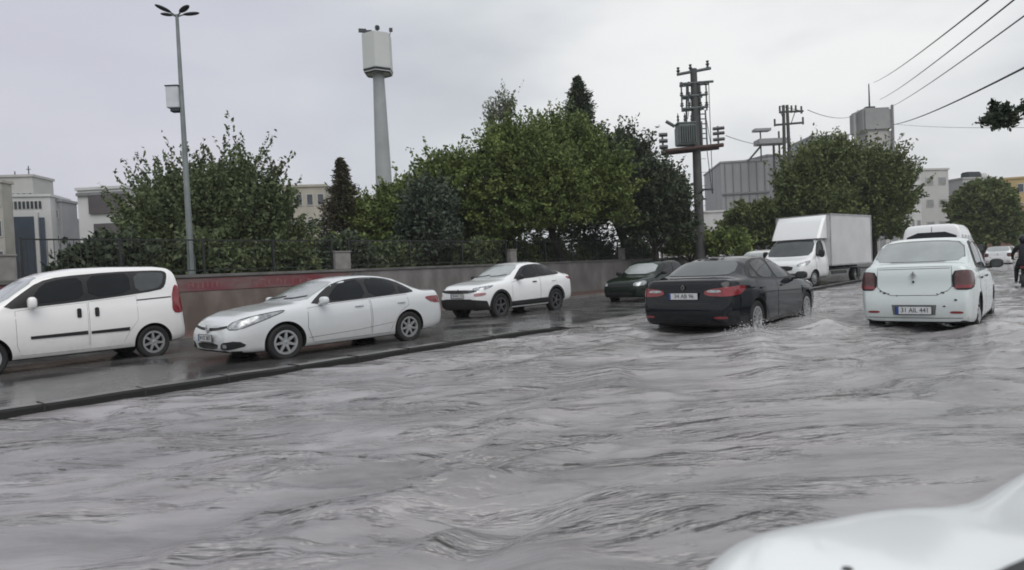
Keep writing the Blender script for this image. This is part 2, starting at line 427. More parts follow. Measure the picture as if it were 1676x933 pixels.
def make_wheel(root, loc, r, width, sg, style):
    w = empty('wheel', loc, 0 if sg > 0 else math.pi, root)
    w.rotation_euler = (0, random.uniform(0, 1), 0) if sg > 0 else (0, 0, math.pi)
    key = (round(r, 3), width, style)
    if key not in WHEEL_CACHE:
        ri = r*.66; h = width/2
        bm = bmesh.new()
        rr = add_lathe(bm, [(ri, -h*.8), (ri+.02, -h*.95), (r*.9, -h), (r*.97, -h*.85), (r, -h*.6), (r, h*.6), (r*.97, h*.85), (r*.9, h), (ri+.02, h*.95), (ri, h*.8)], 40, 'Y')
        for k in range(40): bm.faces.new((rr[-1][k], rr[-1][(k+1) % 40], rr[0][(k+1) % 40], rr[0][k]))
        bmesh.ops.recalc_face_normals(bm, faces=bm.faces)
        ty = bpy.data.meshes.new('tyre'); bm.to_mesh(ty); bm.free()
        ty.materials.append(M_RUB); ty.polygons.foreach_set('use_smooth', [True]*len(ty.polygons)); ty.set_sharp_from_angle(angle=R_(35))
        bm = bmesh.new()
        y0 = h*.80
        add_lathe(bm, [(ri+.004, y0), (ri-.018, y0+.006), (ri-.03, y0-.03), (ri-.035, -h*.7), (.02, -h*.7)], 40, 'Y', 1)
        add_lathe(bm, [(ri+.006, y0-.012), (ri+.006, y0+.008), (ri-.03, y0+.008), (ri-.04, y0-.03)], 40, 'Y', 0)
        if style == 'steel':
            add_lathe(bm, [(ri-.02, y0-.01), (ri*.6, y0+.012), (ri*.35, y0+.03), (.001, y0+.032)], 40, 'Y', 0)
            nsp = 9
            for k in range(nsp):
                a = 2*math.pi*k/nsp; M = Matrix.Rotation(a, 4, 'Y')
                g = bmesh.ops.create_cone(bm, cap_ends=True, segments=12, radius1=ri*.12, radius2=ri*.12, depth=.02)
                bmesh.ops.transform(bm, matrix=M @ Matrix.Translation((ri*.72, y0+.004, 0)) @ Matrix.Rotation(math.pi/2, 4, 'X'), verts=g['verts'])
                for v in g['verts']:
                    for f in v.link_faces: f.material_index = 1
        else:
            nsp = {'alloy': 7, 'alloy5': 5, 'dark': 5, 'multi': 10}[style]
            add_lathe(bm, [(ri*.24, y0-.05), (ri*.24, y0-.004), (ri*.16, y0+.004), (.001, y0+.004)], 20, 'Y', 0)
            for k in range(nsp):
                a = 2*math.pi*k/nsp; wd = ri*(.20 if nsp <= 7 else .11)
                M = Matrix.Rotation(a, 4, 'Y')
                vs = [bm.verts.new(M @ Vector(p)) for p in ((ri*.15, y0-.03, -wd*.8), (ri*.98, y0-.02, -wd*.45), (ri*.98, y0-.02, wd*.45), (ri*.15, y0-.03, wd*.8),
                                                            (ri*.15, y0, -wd*.65), (ri*.98, y0+.004, -wd*.35), (ri*.98, y0+.004, wd*.35), (ri*.15, y0, wd*.65))]
                for q in ((4, 5, 6, 7), (0, 1, 5, 4), (2, 3, 7, 6), (1, 2, 6, 5)): bm.faces.new([vs[i] for i in q])
        bmesh.ops.recalc_face_normals(bm, faces=bm.faces)
        rm = bpy.data.meshes.new('rim'); bm.to_mesh(rm); bm.free()
        rm.materials.append(M_RIMD if style == 'dark' else M_RIM); rm.materials.append(M_BLK)
        rm.polygons.foreach_set('use_smooth', [True]*len(rm.polygons)); rm.set_sharp_from_angle(angle=R_(35))
        WHEEL_CACHE[key] = (ty, rm)
    ty, rm = WHEEL_CACHE[key]
    a = bpy.data.objects.new('tyre', ty); COL.objects.link(a); a.parent = w
    b = bpy.data.objects.new('rim', rm); COL.objects.link(b); b.parent = w

def plate(c, root, x, z, front, text, w=.52, h=.11, tilt=0):
    d = 1 if front else -1
    bm = bmesh.new(); add_box(bm, (0, 0, 0), (.014, w+.02, h+.02), bev=.004)
    M = Matrix.Translation((x, 0, z)) @ Matrix.Rotation(tilt, 4, 'Y')
    bmesh.ops.transform(bm, matrix=M, verts=bm.verts)
    p = bmobj('number_plate', bm, M_BLK, root, 40)
    bm = bmesh.new(); add_box(bm, (d*.006, 0, 0), (.008, w, h)); bmesh.ops.transform(bm, matrix=M, verts=bm.verts)
    bmobj('plate_face', bm, M_PLATE, p)
    yy = -d*(w/2-.02)
    bm = bmesh.new(); add_box(bm, (d*.0085, yy, 0), (.006, .04, h*.98)); bmesh.ops.transform(bm, matrix=M, verts=bm.verts)
    bmobj('blue_band', bm, M_BLUE, p)
    T = Matrix(((0, 0, d, d*.0125), (d, 0, 0, d*.02), (0, 1, 0, 0), (0, 0, 0, 1)))
    text_mesh('plate_text', text, h*.92, M @ T, M_INK, p, .001, .92)
    return p
def diamond(root, x, z, front, m, h=.12, w=.09, tilt=0):
    """rhombus badge with an open middle"""
    bm = bmesh.new(); o = [(0, h/2), (w/2, 0), (0, -h/2), (-w/2, 0)]; d = 1 if front else -1
    A = [bm.verts.new((x+d*.012, p[0], z+p[1])) for p in o]; B = [bm.verts.new((x+d*.012, p[0]*.5, z+p[1]*.55)) for p in o]
    A2 = [bm.verts.new((x-d*.02, p[0]*1.05, z+p[1]*1.05)) for p in o]; B2 = [bm.verts.new((x-d*.0, p[0]*.5, z+p[1]*.55)) for p in o]
    for i in range(4):
        j = (i+1) % 4
        bm.faces.new((A[i], A[j], B[j], B[i])); bm.faces.new((A[i], A2[i], A2[j], A[j])); bm.faces.new((B[i], B[j], B2[j], B2[i]))
    bmesh.ops.recalc_face_normals(bm, faces=bm.faces)
    return bmobj('badge', bm, m, root)

# ---- saloon with swept lights (white one on the left, black one ahead)
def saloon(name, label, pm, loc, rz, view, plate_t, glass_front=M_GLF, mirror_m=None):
    root = empty(name, loc, rz); tag(root, label, 'car')
    L = 4.62
    prof = dict(
        top=[(0, .70), (.04, .78), (.15, .84), (.45, .92), (.9, .985), (1.22, 1.015), (1.30, 1.035), (1.6, 1.19), (1.95, 1.355), (2.2, 1.43), (2.55, 1.475), (2.9, 1.48), (3.2, 1.455), (3.5, 1.395), (3.8, 1.27), (4.1, 1.125), (4.22, 1.10), (4.5, 1.085), (4.58, 1.06), (4.62, 1.0)],
        belt=[(0, .64), (.15, .77), (.45, .85), (.9, .90), (1.22, .92), (2.2, .95), (3.2, 1.0), (3.8, 1.035), (4.2, 1.045), (4.5, 1.03), (4.62, .93)],
        w=[(0, .60), (.04, .67), (.15, .765), (.35, .84), (.7, .885), (1.3, .90), (2.3, .905), (3.3, .905), (3.9, .885), (4.3, .845), (4.5, .79), (4.58, .74), (4.62, .68)],
        wt=[(0, .5), (.4, .66), (1.2, .74), (1.35, .72), (1.95, .60), (2.4, .585), (3.2, .565), (3.6, .575), (4.1, .66), (4.5, .68), (4.62, .60)],
        zb=[(0, .27), (.06, .22), (.4, .19), (1.2, .18), (3.6, .18), (4.3, .23), (4.55, .27), (4.62, .32)],
        nose=[(.2, -.03), (.3, .03), (.5, .045), (.62, 0), (.8, -.06)], tail=[(.3, .0), (.45, .05), (.62, .05), (.72, .0), (1.0, -.02)])
    wh = [(.92, .775), (3.63, .775)]
    c = Car(name, L, prof, wh, .325, root, pm)
    P = c.P
    c.wheels(wh, 'alloy' if view == 'front' else 'multi')
    # side glass: one dark band behind the pillar trims
    seal = [P(1.42, .955), P(1.62, 1.10), P(1.95, 1.30), P(2.25, 1.39), P(2.6, 1.425), P(3.0, 1.42), P(3.3, 1.375), P(3.58, 1.27), P(3.83, 1.10), P(3.78, 1.055), P(3.0, 1.02), P(2.2, .985)]
    c.patch('window_seal', seal, 90, M_BLK, .004, 1, mirror=True)
    c.patch('window', [P(1.78, 1.02), P(2.05, 1.27), P(2.3, 1.355), P(2.60, 1.39), P(2.62, 1.025), P(2.2, 1.01)], 90, M_GLD, .009, 1, mirror=True)
    c.patch('window', [P(2.72, 1.035), P(2.70, 1.39), P(3.0, 1.385), P(3.28, 1.335), P(3.40, 1.27), P(3.36, 1.055)], 90, M_GLD, .009, 1, mirror=True)
    c.patch('window', [P(3.45, 1.07), P(3.49, 1.22), P(3.58, 1.19), P(3.74, 1.08)], 90, M_GLD, .009, 1, mirror=True)
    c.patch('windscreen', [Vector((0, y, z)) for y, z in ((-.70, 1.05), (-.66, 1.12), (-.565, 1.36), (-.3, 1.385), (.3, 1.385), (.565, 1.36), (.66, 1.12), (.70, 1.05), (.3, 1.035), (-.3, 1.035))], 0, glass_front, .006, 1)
    for y0_, y1_ in ((-.62, -.05), (.02, .60)): c.line('wiper', [Vector((0, y0_, 1.075)), Vector((0, (y0_+y1_)/2, 1.085)), Vector((0, y1_, 1.12))], 0, M_BLK, .022, .014)
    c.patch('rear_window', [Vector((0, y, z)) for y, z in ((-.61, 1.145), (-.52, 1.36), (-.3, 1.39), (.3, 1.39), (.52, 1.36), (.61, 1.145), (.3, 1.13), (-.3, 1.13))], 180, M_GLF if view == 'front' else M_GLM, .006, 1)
    for sg in (90, 270):
        k = 1 if sg == 90 else -1
        d1 = [P(1.36, .90), P(1.34, .55), P(1.45, .27), P(2.66, .27), P(2.68, .6), P(2.66, .985), P(1.9, .95)]
        d2 = [P(2.70, .985), P(2.72, .6), P(2.70, .27), P(3.12, .27), P(3.22, .45), P(3.42, .70), P(3.62, .80), P(3.60, 1.02)]
        for dd, hs in ((d1, 2.42), (d2, 3.42)):
            if k < 0: dd = [Vector((p.x, -p.y, p.z)) for p in dd]
            f = c.patch('door', dd, sg, pm, .004)[0]
            c.frame('shut_line', dd, sg, M_SEAM, .014, .002, parent=f)
            c.handle(hs, .87, pm, k, f)
    c.line('sill_crease', [P(1.35, .36), P(2.4, .40), P(3.2, .47)], 90, M_SEAM, .006, .006, mirror=True)
    # front
    lamp = [P(.10, .63, .56), P(.12, .73, .56), P(.30, .81, .70), P(.62, .87, .80), P(.92, .905, .86), P(.88, .865, .86), P(.50, .73, .80), P(.22, .63, .72)]
    c.patch('headlight', lamp, 42, M_LAMP, .006, 1, .05, mirror=True)
    c.frame('lamp_rim', lamp, 42, M_BLK, .012, .008, 1, mirror=True)
    c.patch('grille', [Vector((0, y, z)) for y, z in ((-.60, .66), (-.3, .62), (0, .60), (.3, .62), (.60, .66), (.58, .70), (.3, .665), (0, .655), (-.3, .665), (-.58, .70))], 0, M_BLK, .006, 0, .05)
    diamond(root, L/2+.035, .64, True, M_CHR, .15, .115)
    c.patch('lower_grille', [Vector((0, y, z)) for y, z in ((-.34, .29), (-.40, .40), (.40, .40), (.34, .29))], 0, M_BLK, .006, 1, .05)
    for k in range(2): c.line('grille_bar', [Vector((0, -.34, .325+.035*k)), Vector((0, .34, .325+.035*k))], 0, M_CHR, .008, .011)
    c.patch('fog_light_recess', [P(0, .29, .44), P(0, .41, .50), P(.2, .44, .74), P(.30, .34, .80), P(.12, .29, .66)], 20, M_BLK, .006, 1, .05, mirror=True)
    c.patch('fog_light', [P(0, .32, .55), P(0, .385, .55), P(0, .385, .64), P(0, .32, .64)], 20, M_LAMP, .012, 1, .05, mirror=True)
    plate(c, root, L/2+.075, .485, True, plate_t)
    # rear
    c.patch('tail_light', [P(4.62, .83, .36), P(4.62, .90, .40), P(4.55, .945, .70), P(4.20, .955, .90), P(4.12, .91, .90), P(4.30, .80, .86), P(4.55, .78, .66), P(4.62, .79, .45)], 140, M_RED, .006, 1, .05, mirror=True)
    c.patch('reversing_light', [P(4.62, .85, .42), P(4.62, .895, .42), P(4.6, .90, .62), P(4.6, .855, .66)], 160, M_LAMP, .011, 1, .04, mirror=True)
    c.patch('reflector', [P(4.6, .40, .52), P(4.6, .44, .52), P(4.55, .44, .72), P(4.55, .40, .72)], 160, M_RED, .006, 1, .04, mirror=True)
    c.frame('shut_line', [Vector((0, y, z)) for y, z in ((-.62, 1.05), (-.56, .78), (-.45, .66), (.45, .66), (.56, .78), (.62, 1.05))], 180, M_SEAM, .010, .003)
    c.line('bumper_line', [Vector((0, y, z)) for y, z in ((-.8, .60), (-.5, .62), (.5, .62), (.8, .60))], 180, M_SEAM, .008, .003)
    c.patch('diffuser', [Vector((0, y, z)) for y, z in ((-.55, .24), (-.5, .34), (.5, .34), (.55, .24))], 180, M_BLK, .006, 1)
    diamond(root, -L/2-.012, .945, False, M_CHR, .10, .075)
    plate(c, root, -L/2-.022, .79, False, plate_t, tilt=.0)
    c.mirrors(1.62, .97, mirror_m or pm)
    tube('aerial', [(-.55, 0, 1.44), (-.68, 0, 1.60)], [.008, .004], M_BLK, root, 6)
    return root

WHITE = paint('white_paint', (.84, .85, .86), amount=.52)
SILVER = paint('silver_white_paint', (.66, .68, .70), amount=.45)
WHITE2 = paint('white_paint_warm', (.86, .85, .85), amount=.48)
WHITEB = paint('white_paint_grubby', (.66, .72, .72), amount=.42)
BLACKP = paint('black_paint', (.005, .006, .009), (.02, .019, .018), .1, .07)
GREENP = paint('dark_green_paint', (.010, .018, .014), (.03, .03, .025), .15, .08)

ROADL = -0.15   # height of the road surface left of the kerb
ROADR = -0.20
H90 = math.pi/2

# ---- compact crossover (left, behind the white saloon)
def crossover(label, loc, rz):
    root = empty('crossover_car', loc, rz); tag(root, label, 'car'); L = 4.58; pm = WHITE
    prof = dict(
        top=[(0, .86), (.05, .93), (.2, .985), (.7, 1.06), (1.15, 1.10), (1.3, 1.14), (1.7, 1.36), (2.0, 1.50), (2.3, 1.57), (2.7, 1.59), (3.1, 1.56), (3.5, 1.46), (3.9, 1.31), (4.2, 1.20), (4.35, 1.19), (4.5, 1.15), (4.58, 1.05)],
        belt=[(0, .80), (.2, .91), (.7, .97), (1.3, 1.02), (2.2, 1.06), (3.2, 1.10), (4.0, 1.13), (4.5, 1.09), (4.58, .98)],
        w=[(0, .70), (.05, .76), (.2, .85), (.5, .90), (1.3, .905), (3.3, .91), (4.0, .90), (4.4, .84), (4.58, .72)],
        wt=[(0, .6), (.4, .72), (1.2, .76), (2.0, .62), (2.5, .60), (3.3, .58), (3.9, .64), (4.4, .68), (4.58, .62)],
        zb=[(0, .34), (.1, .28), (1.2, .25), (3.6, .25), (4.4, .34), (4.58, .40)],
        nose=[(.25, -.05), (.4, .03), (.6, .04), (.85, 0), (1.0, -.05)], tail=[(.3, .0), (.5, .05), (.8, .02), (1.1, -.02)])
    wh = [(.88, .785), (3.55, .785)]; c = Car('x', L, prof, wh, .36, root, pm); P = c.P
    c.wheels(wh, 'dark', .22)
    c.patch('window_seal', [P(1.5, 1.06), P(1.72, 1.22), P(2.05, 1.42), P(2.35, 1.49), P(2.8, 1.51), P(3.2, 1.475), P(3.6, 1.36), P(3.85, 1.22), P(3.8, 1.16), P(3.0, 1.13)], 90, M_BLK, .004, 1, mirror=True)
    c.patch('window', [P(1.85, 1.14), P(2.12, 1.38), P(2.4, 1.46), P(2.68, 1.47), P(2.70, 1.145)], 90, M_GLD, .009, 1, mirror=True)
    c.patch('window', [P(2.78, 1.15), P(2.76, 1.47), P(3.15, 1.44), P(3.5, 1.35), P(3.66, 1.25), P(3.6, 1.175)], 90, M_GLD, .009, 1, mirror=True)
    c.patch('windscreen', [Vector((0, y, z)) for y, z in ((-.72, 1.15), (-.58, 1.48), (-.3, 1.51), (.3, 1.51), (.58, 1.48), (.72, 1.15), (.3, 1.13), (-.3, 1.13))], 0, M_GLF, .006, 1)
    for y0_, y1_ in ((-.62, -.05), (.02, .60)): c.line('wiper', [Vector((0, y0_, 1.175)), Vector((0, (y0_+y1_)/2, 1.185)), Vector((0, y1_, 1.22))], 0, M_BLK, .022, .014)
    c.patch('rear_window', [Vector((0, y, z)) for y, z in ((-.60, 1.23), (-.52, 1.47), (.52, 1.47), (.60, 1.23))], 180, M_GLM, .006, 1)
    for sg in (90, 270):
        k = 1 if sg == 90 else -1
        for dd, hs in (([P(1.40, 1.0), P(1.40, .40), P(2.70, .40), P(2.72, 1.10), P(2.0, 1.08)], 2.45), ([P(2.76, 1.10), P(2.75, .40), P(3.05, .40), P(3.35, .76), P(3.60, .85), P(3.58, 1.12)], 3.42)):
            f = c.patch('door', dd, sg, pm, .004)[0]
            c.frame('shut_line', dd, sg, M_SEAM, .014, .002, parent=f); c.handle(hs, .98, M_BLK if hs < 3 else pm, k, f)
    # black plastic cladding round arches and sills
    c.patch('cladding', [P(1.32, .26), P(1.36, .46), P(3.08, .48), P(3.10, .26)], 90, M_BLK, .010, 0, mirror=True)
    for sx in (.88, 3.55):
        o = [P(sx+.47*math.cos(t), .36+.47*math.sin(t)) for t in [R_(a) for a in range(-8, 189, 14)]]
        i = [P(sx+.415*math.cos(t), .36+.415*math.sin(t)) for t in [R_(a) for a in range(188, -9, -14)]]
        c.line('arch_trim', [P(sx+.445*math.cos(t), .36+.445*math.sin(t)) for t in [R_(a) for a in range(-8, 189, 12)]], 90, M_BLK, .06, .012, mirror=True)
    c.patch('lower_bumper', [Vector((0, y, z)) for y, z in ((-.70, .29), (-.70, .57), (-.5, .60), (.5, .60), (.70, .57), (.70, .29), (.4, .27), (-.4, .27))], 0, M_BLK, .012, 0)
    c.patch('bumper_corner', [P(.0, .29, .64), P(.0, .585, .64), P(.30, .54, .86), P(.42, .30, .88)], 48, M_BLK, .014, 0, .05, mirror=True)
    c.patch('grille', [Vector((0, y, z)) for y, z in ((-.72, .80), (-.4, .76), (.4, .76), (.72, .80), (.70, .85), (-.70, .85))], 0, M_BLK, .008, 0)
    bw = M_CHR
    for k, zz in enumerate((.79, .83)):
        c.line('grille_bar', [Vector((0, -.62, zz+.01)), Vector((0, -.1, zz-.005)), Vector((0, 0, zz+.03)), Vector((0, .1, zz-.005)), Vector((0, .62, zz+.01))], 0, bw, .012, .014)
    c.patch('headlight', [P(.05, .83, .55), P(.05, .90, .56), P(.35, .945, .84), P(.6, .96, .88), P(.5, .90, .88), P(.2, .83, .82)], 42, M_LAMP, .010, 1, .05, mirror=True)
    c.patch('fog_light', [P(.05, .66, .60), P(.05, .76, .60), P(.3, .77, .84), P(.3, .70, .84)], 42, mat('pinkish_lamp', (.45, .22, .24), .3, coat=1, var=.4, scale=12), .010, 1, .05, mirror=True)
    c.patch('tail_light', [P(4.58, .98, .5), P(4.5, 1.06, .8), P(4.2, 1.09, .9), P(4.2, 1.02, .9), P(4.5, .96, .8)], 135, M_RED, .008, 1, .05, mirror=True)
    plate(c, root, L/2+.06, .69, True, '38 AFC 72')
    plate(c, root, -L/2-.04, .70, False, '38 AFC 72')
    c.mirrors(1.68, 1.08, M_BLK)
    return root

# ---- small three box saloon seen from behind at the right
def boxy_saloon(label, loc, rz, pm, plate_t, name='parked_saloon', seen='rear'):
    root = empty(name, loc, rz); tag(root, label, 'car'); L = 4.35
    prof = dict(
        top=[(0, .72), (.05, .80), (.2, .86), (.6, .93), (1.1, 1.0), (1.2, 1.03), (1.6, 1.27), (1.85, 1.42), (2.1, 1.50), (2.5, 1.535), (3.0, 1.53), (3.3, 1.49), (3.45, 1.44), (3.7, 1.29), (3.92, 1.15), (4.0, 1.14), (4.25, 1.135), (4.32, 1.10), (4.35, 1.0)],
        belt=[(0, .66), (.2, .79), (.6, .86), (1.2, .93), (2.2, .96), (3.2, 1.0), (3.9, 1.04), (4.3, 1.04), (4.35, .94)],
        w=[(0, .66), (.05, .72), (.2, .80), (.5, .85), (1.2, .865), (3.3, .868), (3.9, .855), (4.2, .825), (4.3, .79), (4.35, .73)],
        wt=[(0, .55), (.4, .68), (1.15, .73), (1.85, .66), (2.3, .655), (3.2, .65), (3.5, .655), (3.9, .71), (4.25, .70), (4.35, .64)],
        zb=[(0, .28), (.1, .22), (1.2, .19), (3.6, .19), (4.2, .24), (4.35, .27)],
        nose=[(.2, -.03), (.4, .03), (.6, .02), (.85, -.03)], tail=[(.25, -.01), (.4, .05), (.62, .05), (.70, .0), (1.0, .0), (1.1, -.02)])
    wh = [(.82, .745), (3.45, .745)]; c = Car('x', L, prof, wh, .31, root, pm); P = c.P
    c.wheels(wh, 'steel', .185)
    c.patch('window_seal', [P(1.35, .97), P(1.6, 1.15), P(1.9, 1.38), P(2.2, 1.455), P(2.8, 1.47), P(3.2, 1.44), P(3.42, 1.32), P(3.62, 1.10), P(3.5, 1.035)], 90, M_BLK, .004, 1, mirror=True)
    c.patch('window', [P(1.7, 1.03), P(1.98, 1.34), P(2.25, 1.42), P(2.52, 1.43), P(2.52, 1.03)], 90, M_GLD, .009, 1, mirror=True)
    c.patch('window', [P(2.62, 1.04), P(2.62, 1.43), P(3.1, 1.41), P(3.32, 1.31), P(3.47, 1.09)], 90, M_GLD, .009, 1, mirror=True)
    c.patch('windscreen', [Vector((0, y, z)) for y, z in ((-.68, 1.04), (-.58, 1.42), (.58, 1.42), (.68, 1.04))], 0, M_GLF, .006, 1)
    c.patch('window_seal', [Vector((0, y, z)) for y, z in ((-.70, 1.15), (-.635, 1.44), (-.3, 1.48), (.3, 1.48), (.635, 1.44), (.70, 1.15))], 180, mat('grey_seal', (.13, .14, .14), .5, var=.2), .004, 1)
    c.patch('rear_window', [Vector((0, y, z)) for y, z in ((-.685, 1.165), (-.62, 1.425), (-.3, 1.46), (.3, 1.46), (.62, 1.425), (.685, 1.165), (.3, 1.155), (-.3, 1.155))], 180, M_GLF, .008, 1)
    for sg in (90, 270):
        k = 1 if sg == 90 else -1
        for dd, hs in (([P(1.25, .90), P(1.28, .27), P(2.52, .27), P(2.54, .98)], 2.3), ([P(2.58, .98), P(2.57, .27), P(2.98, .27), P(3.2, .62), P(3.42, .73), P(3.44, 1.0)], 3.25)):
            f = c.patch('door', dd, sg, pm, .004)[0]
            c.frame('shut_line', dd, sg, M_SEAM, .014, .002, parent=f); c.handle(hs, .88, M_BLK, k, f)
    c.patch('headlight', [P(.05, .62, .5), P(.05, .74, .5), P(.3, .82, .74), P(.5, .80, .8), P(.4, .66, .8)], 40, M_LAMP, .008, 1, .05, mirror=True)
    c.patch('grille', [Vector((0, y, z)) for y, z in ((-.45, .62), (-.45, .71), (.45, .71), (.45, .62))], 0, M_BLK, .008, 1)
    c.patch('lower_grille', [Vector((0, y, z)) for y, z in ((-.5, .30), (-.5, .42), (.5, .42), (.5, .30))], 0, M_BLK, .008, 1)
    # tail
    lampo = [P(4.35, .74, .56), P(4.35, 1.01, .555), P(4.3, 1.03, .72), P(4.15, 1.01, .84), P(4.05, .95, .86), P(4.10, .78, .86), P(4.28, .735, .76)]
    for k in (1, -1):
        pts = [Vector((p.x, p.y*k, p.z)) for p in lampo]
        a = 150 if k > 0 else 210
        tl = c.patch('tail_light', pts, a, M_BLK, .006, 1, .05)[0]
        ctr = sum(pts, Vector())/len(pts)
        c.patch('lens', [ctr+(p-ctr)*.86+Vector((0, 0, .012)) for p in pts], a, M_REDD, .013, 1, .05, parent=tl)
        lo = [P(4.35, .755, .585), P(4.33, .81, .585), P(4.15, .81, .83), P(4.25, .765, .77)]
        c.patch('lower_lens', [Vector((p.x, p.y*k, p.z)) for p in lo], a, M_RED, .018, 0, .05, parent=tl)
    lid = [Vector((0, y, z)) for y, z in ((-.545, 1.08), (-.545, .79), (-.49, .73), (-.40, .70), (-.34, .665), (.34, .665), (.40, .70), (.49, .73), (.545, .79), (.545, 1.08))]
    b = c.patch('boot_lid', lid, 180, pm, .006)[0]
    c.frame('shut_line', lid, 180, M_SEAM, .014, .003, parent=b)
    c.line('crease', [Vector((0, -.53, 1.055)), Vector((0, .53, 1.055))], 180, M_SEAM, .006, .009, parent=b)
    diamond(b, -L/2-.022, .965, False, M_CHR, .115, .085)
    g = bmesh.new(); bmesh.ops.create_cone(g, cap_ends=True, segments=14, radius1=.018, radius2=.018, depth=.02)
    bmesh.ops.transform(g, matrix=Matrix.Translation((-L/2-.018, 0, .865)) @ Matrix.Rotation(H90, 4, 'Y'), verts=g.verts); bmobj('lock', g, M_BLK, b)
    # chips and mud on the bumper shoulder
    for y, z, s_ in ((.44, .70, .05), (.50, .73, .04), (.38, .685, .035), (-.42, .70, .05), (-.34, .68, .03), (.25, .66, .025), (-.56, .79, .03), (-.60, .59, .045), (-.44, .50, .04)):
        c.patch('paint_chip', [Vector((0, y+s_*math.cos(t)*random.uniform(.3, .7), z+s_*.45*math.sin(t)*random.uniform(.5, 1))) for t in [R_(q) for q in range(0, 360, 45)]], 180, mat('chip_dark', (.05, .05, .055), .7, var=.3), .007, 0, .03)
    for k in (1, -1):
        c.patch('reflector', [Vector((0, k*.52, .395)), Vector((0, k*.52, .43)), Vector((0, k*.70, .43)), Vector((0, k*.70, .395))], 180, M_RED, .007, 1, .04)
    c.patch('plate_recess', [Vector((0, y, z)) for y, z in ((-.31, .37), (-.33, .52), (.33, .52), (.31, .37))], 180, mat('grey_seal', (.13, .14, .14)), .005, 0)
    plate(c, root, -L/2-.068, .44, False, plate_t)
    c.line('bumper_line', [Vector((0, y, z)) for y, z in ((-.76, .33), (-.4, .325), (.4, .325), (.76, .33))], 180, M_SEAM, .008, .004)
    c.mirrors(1.5, 1.0, M_BLK)
    return root

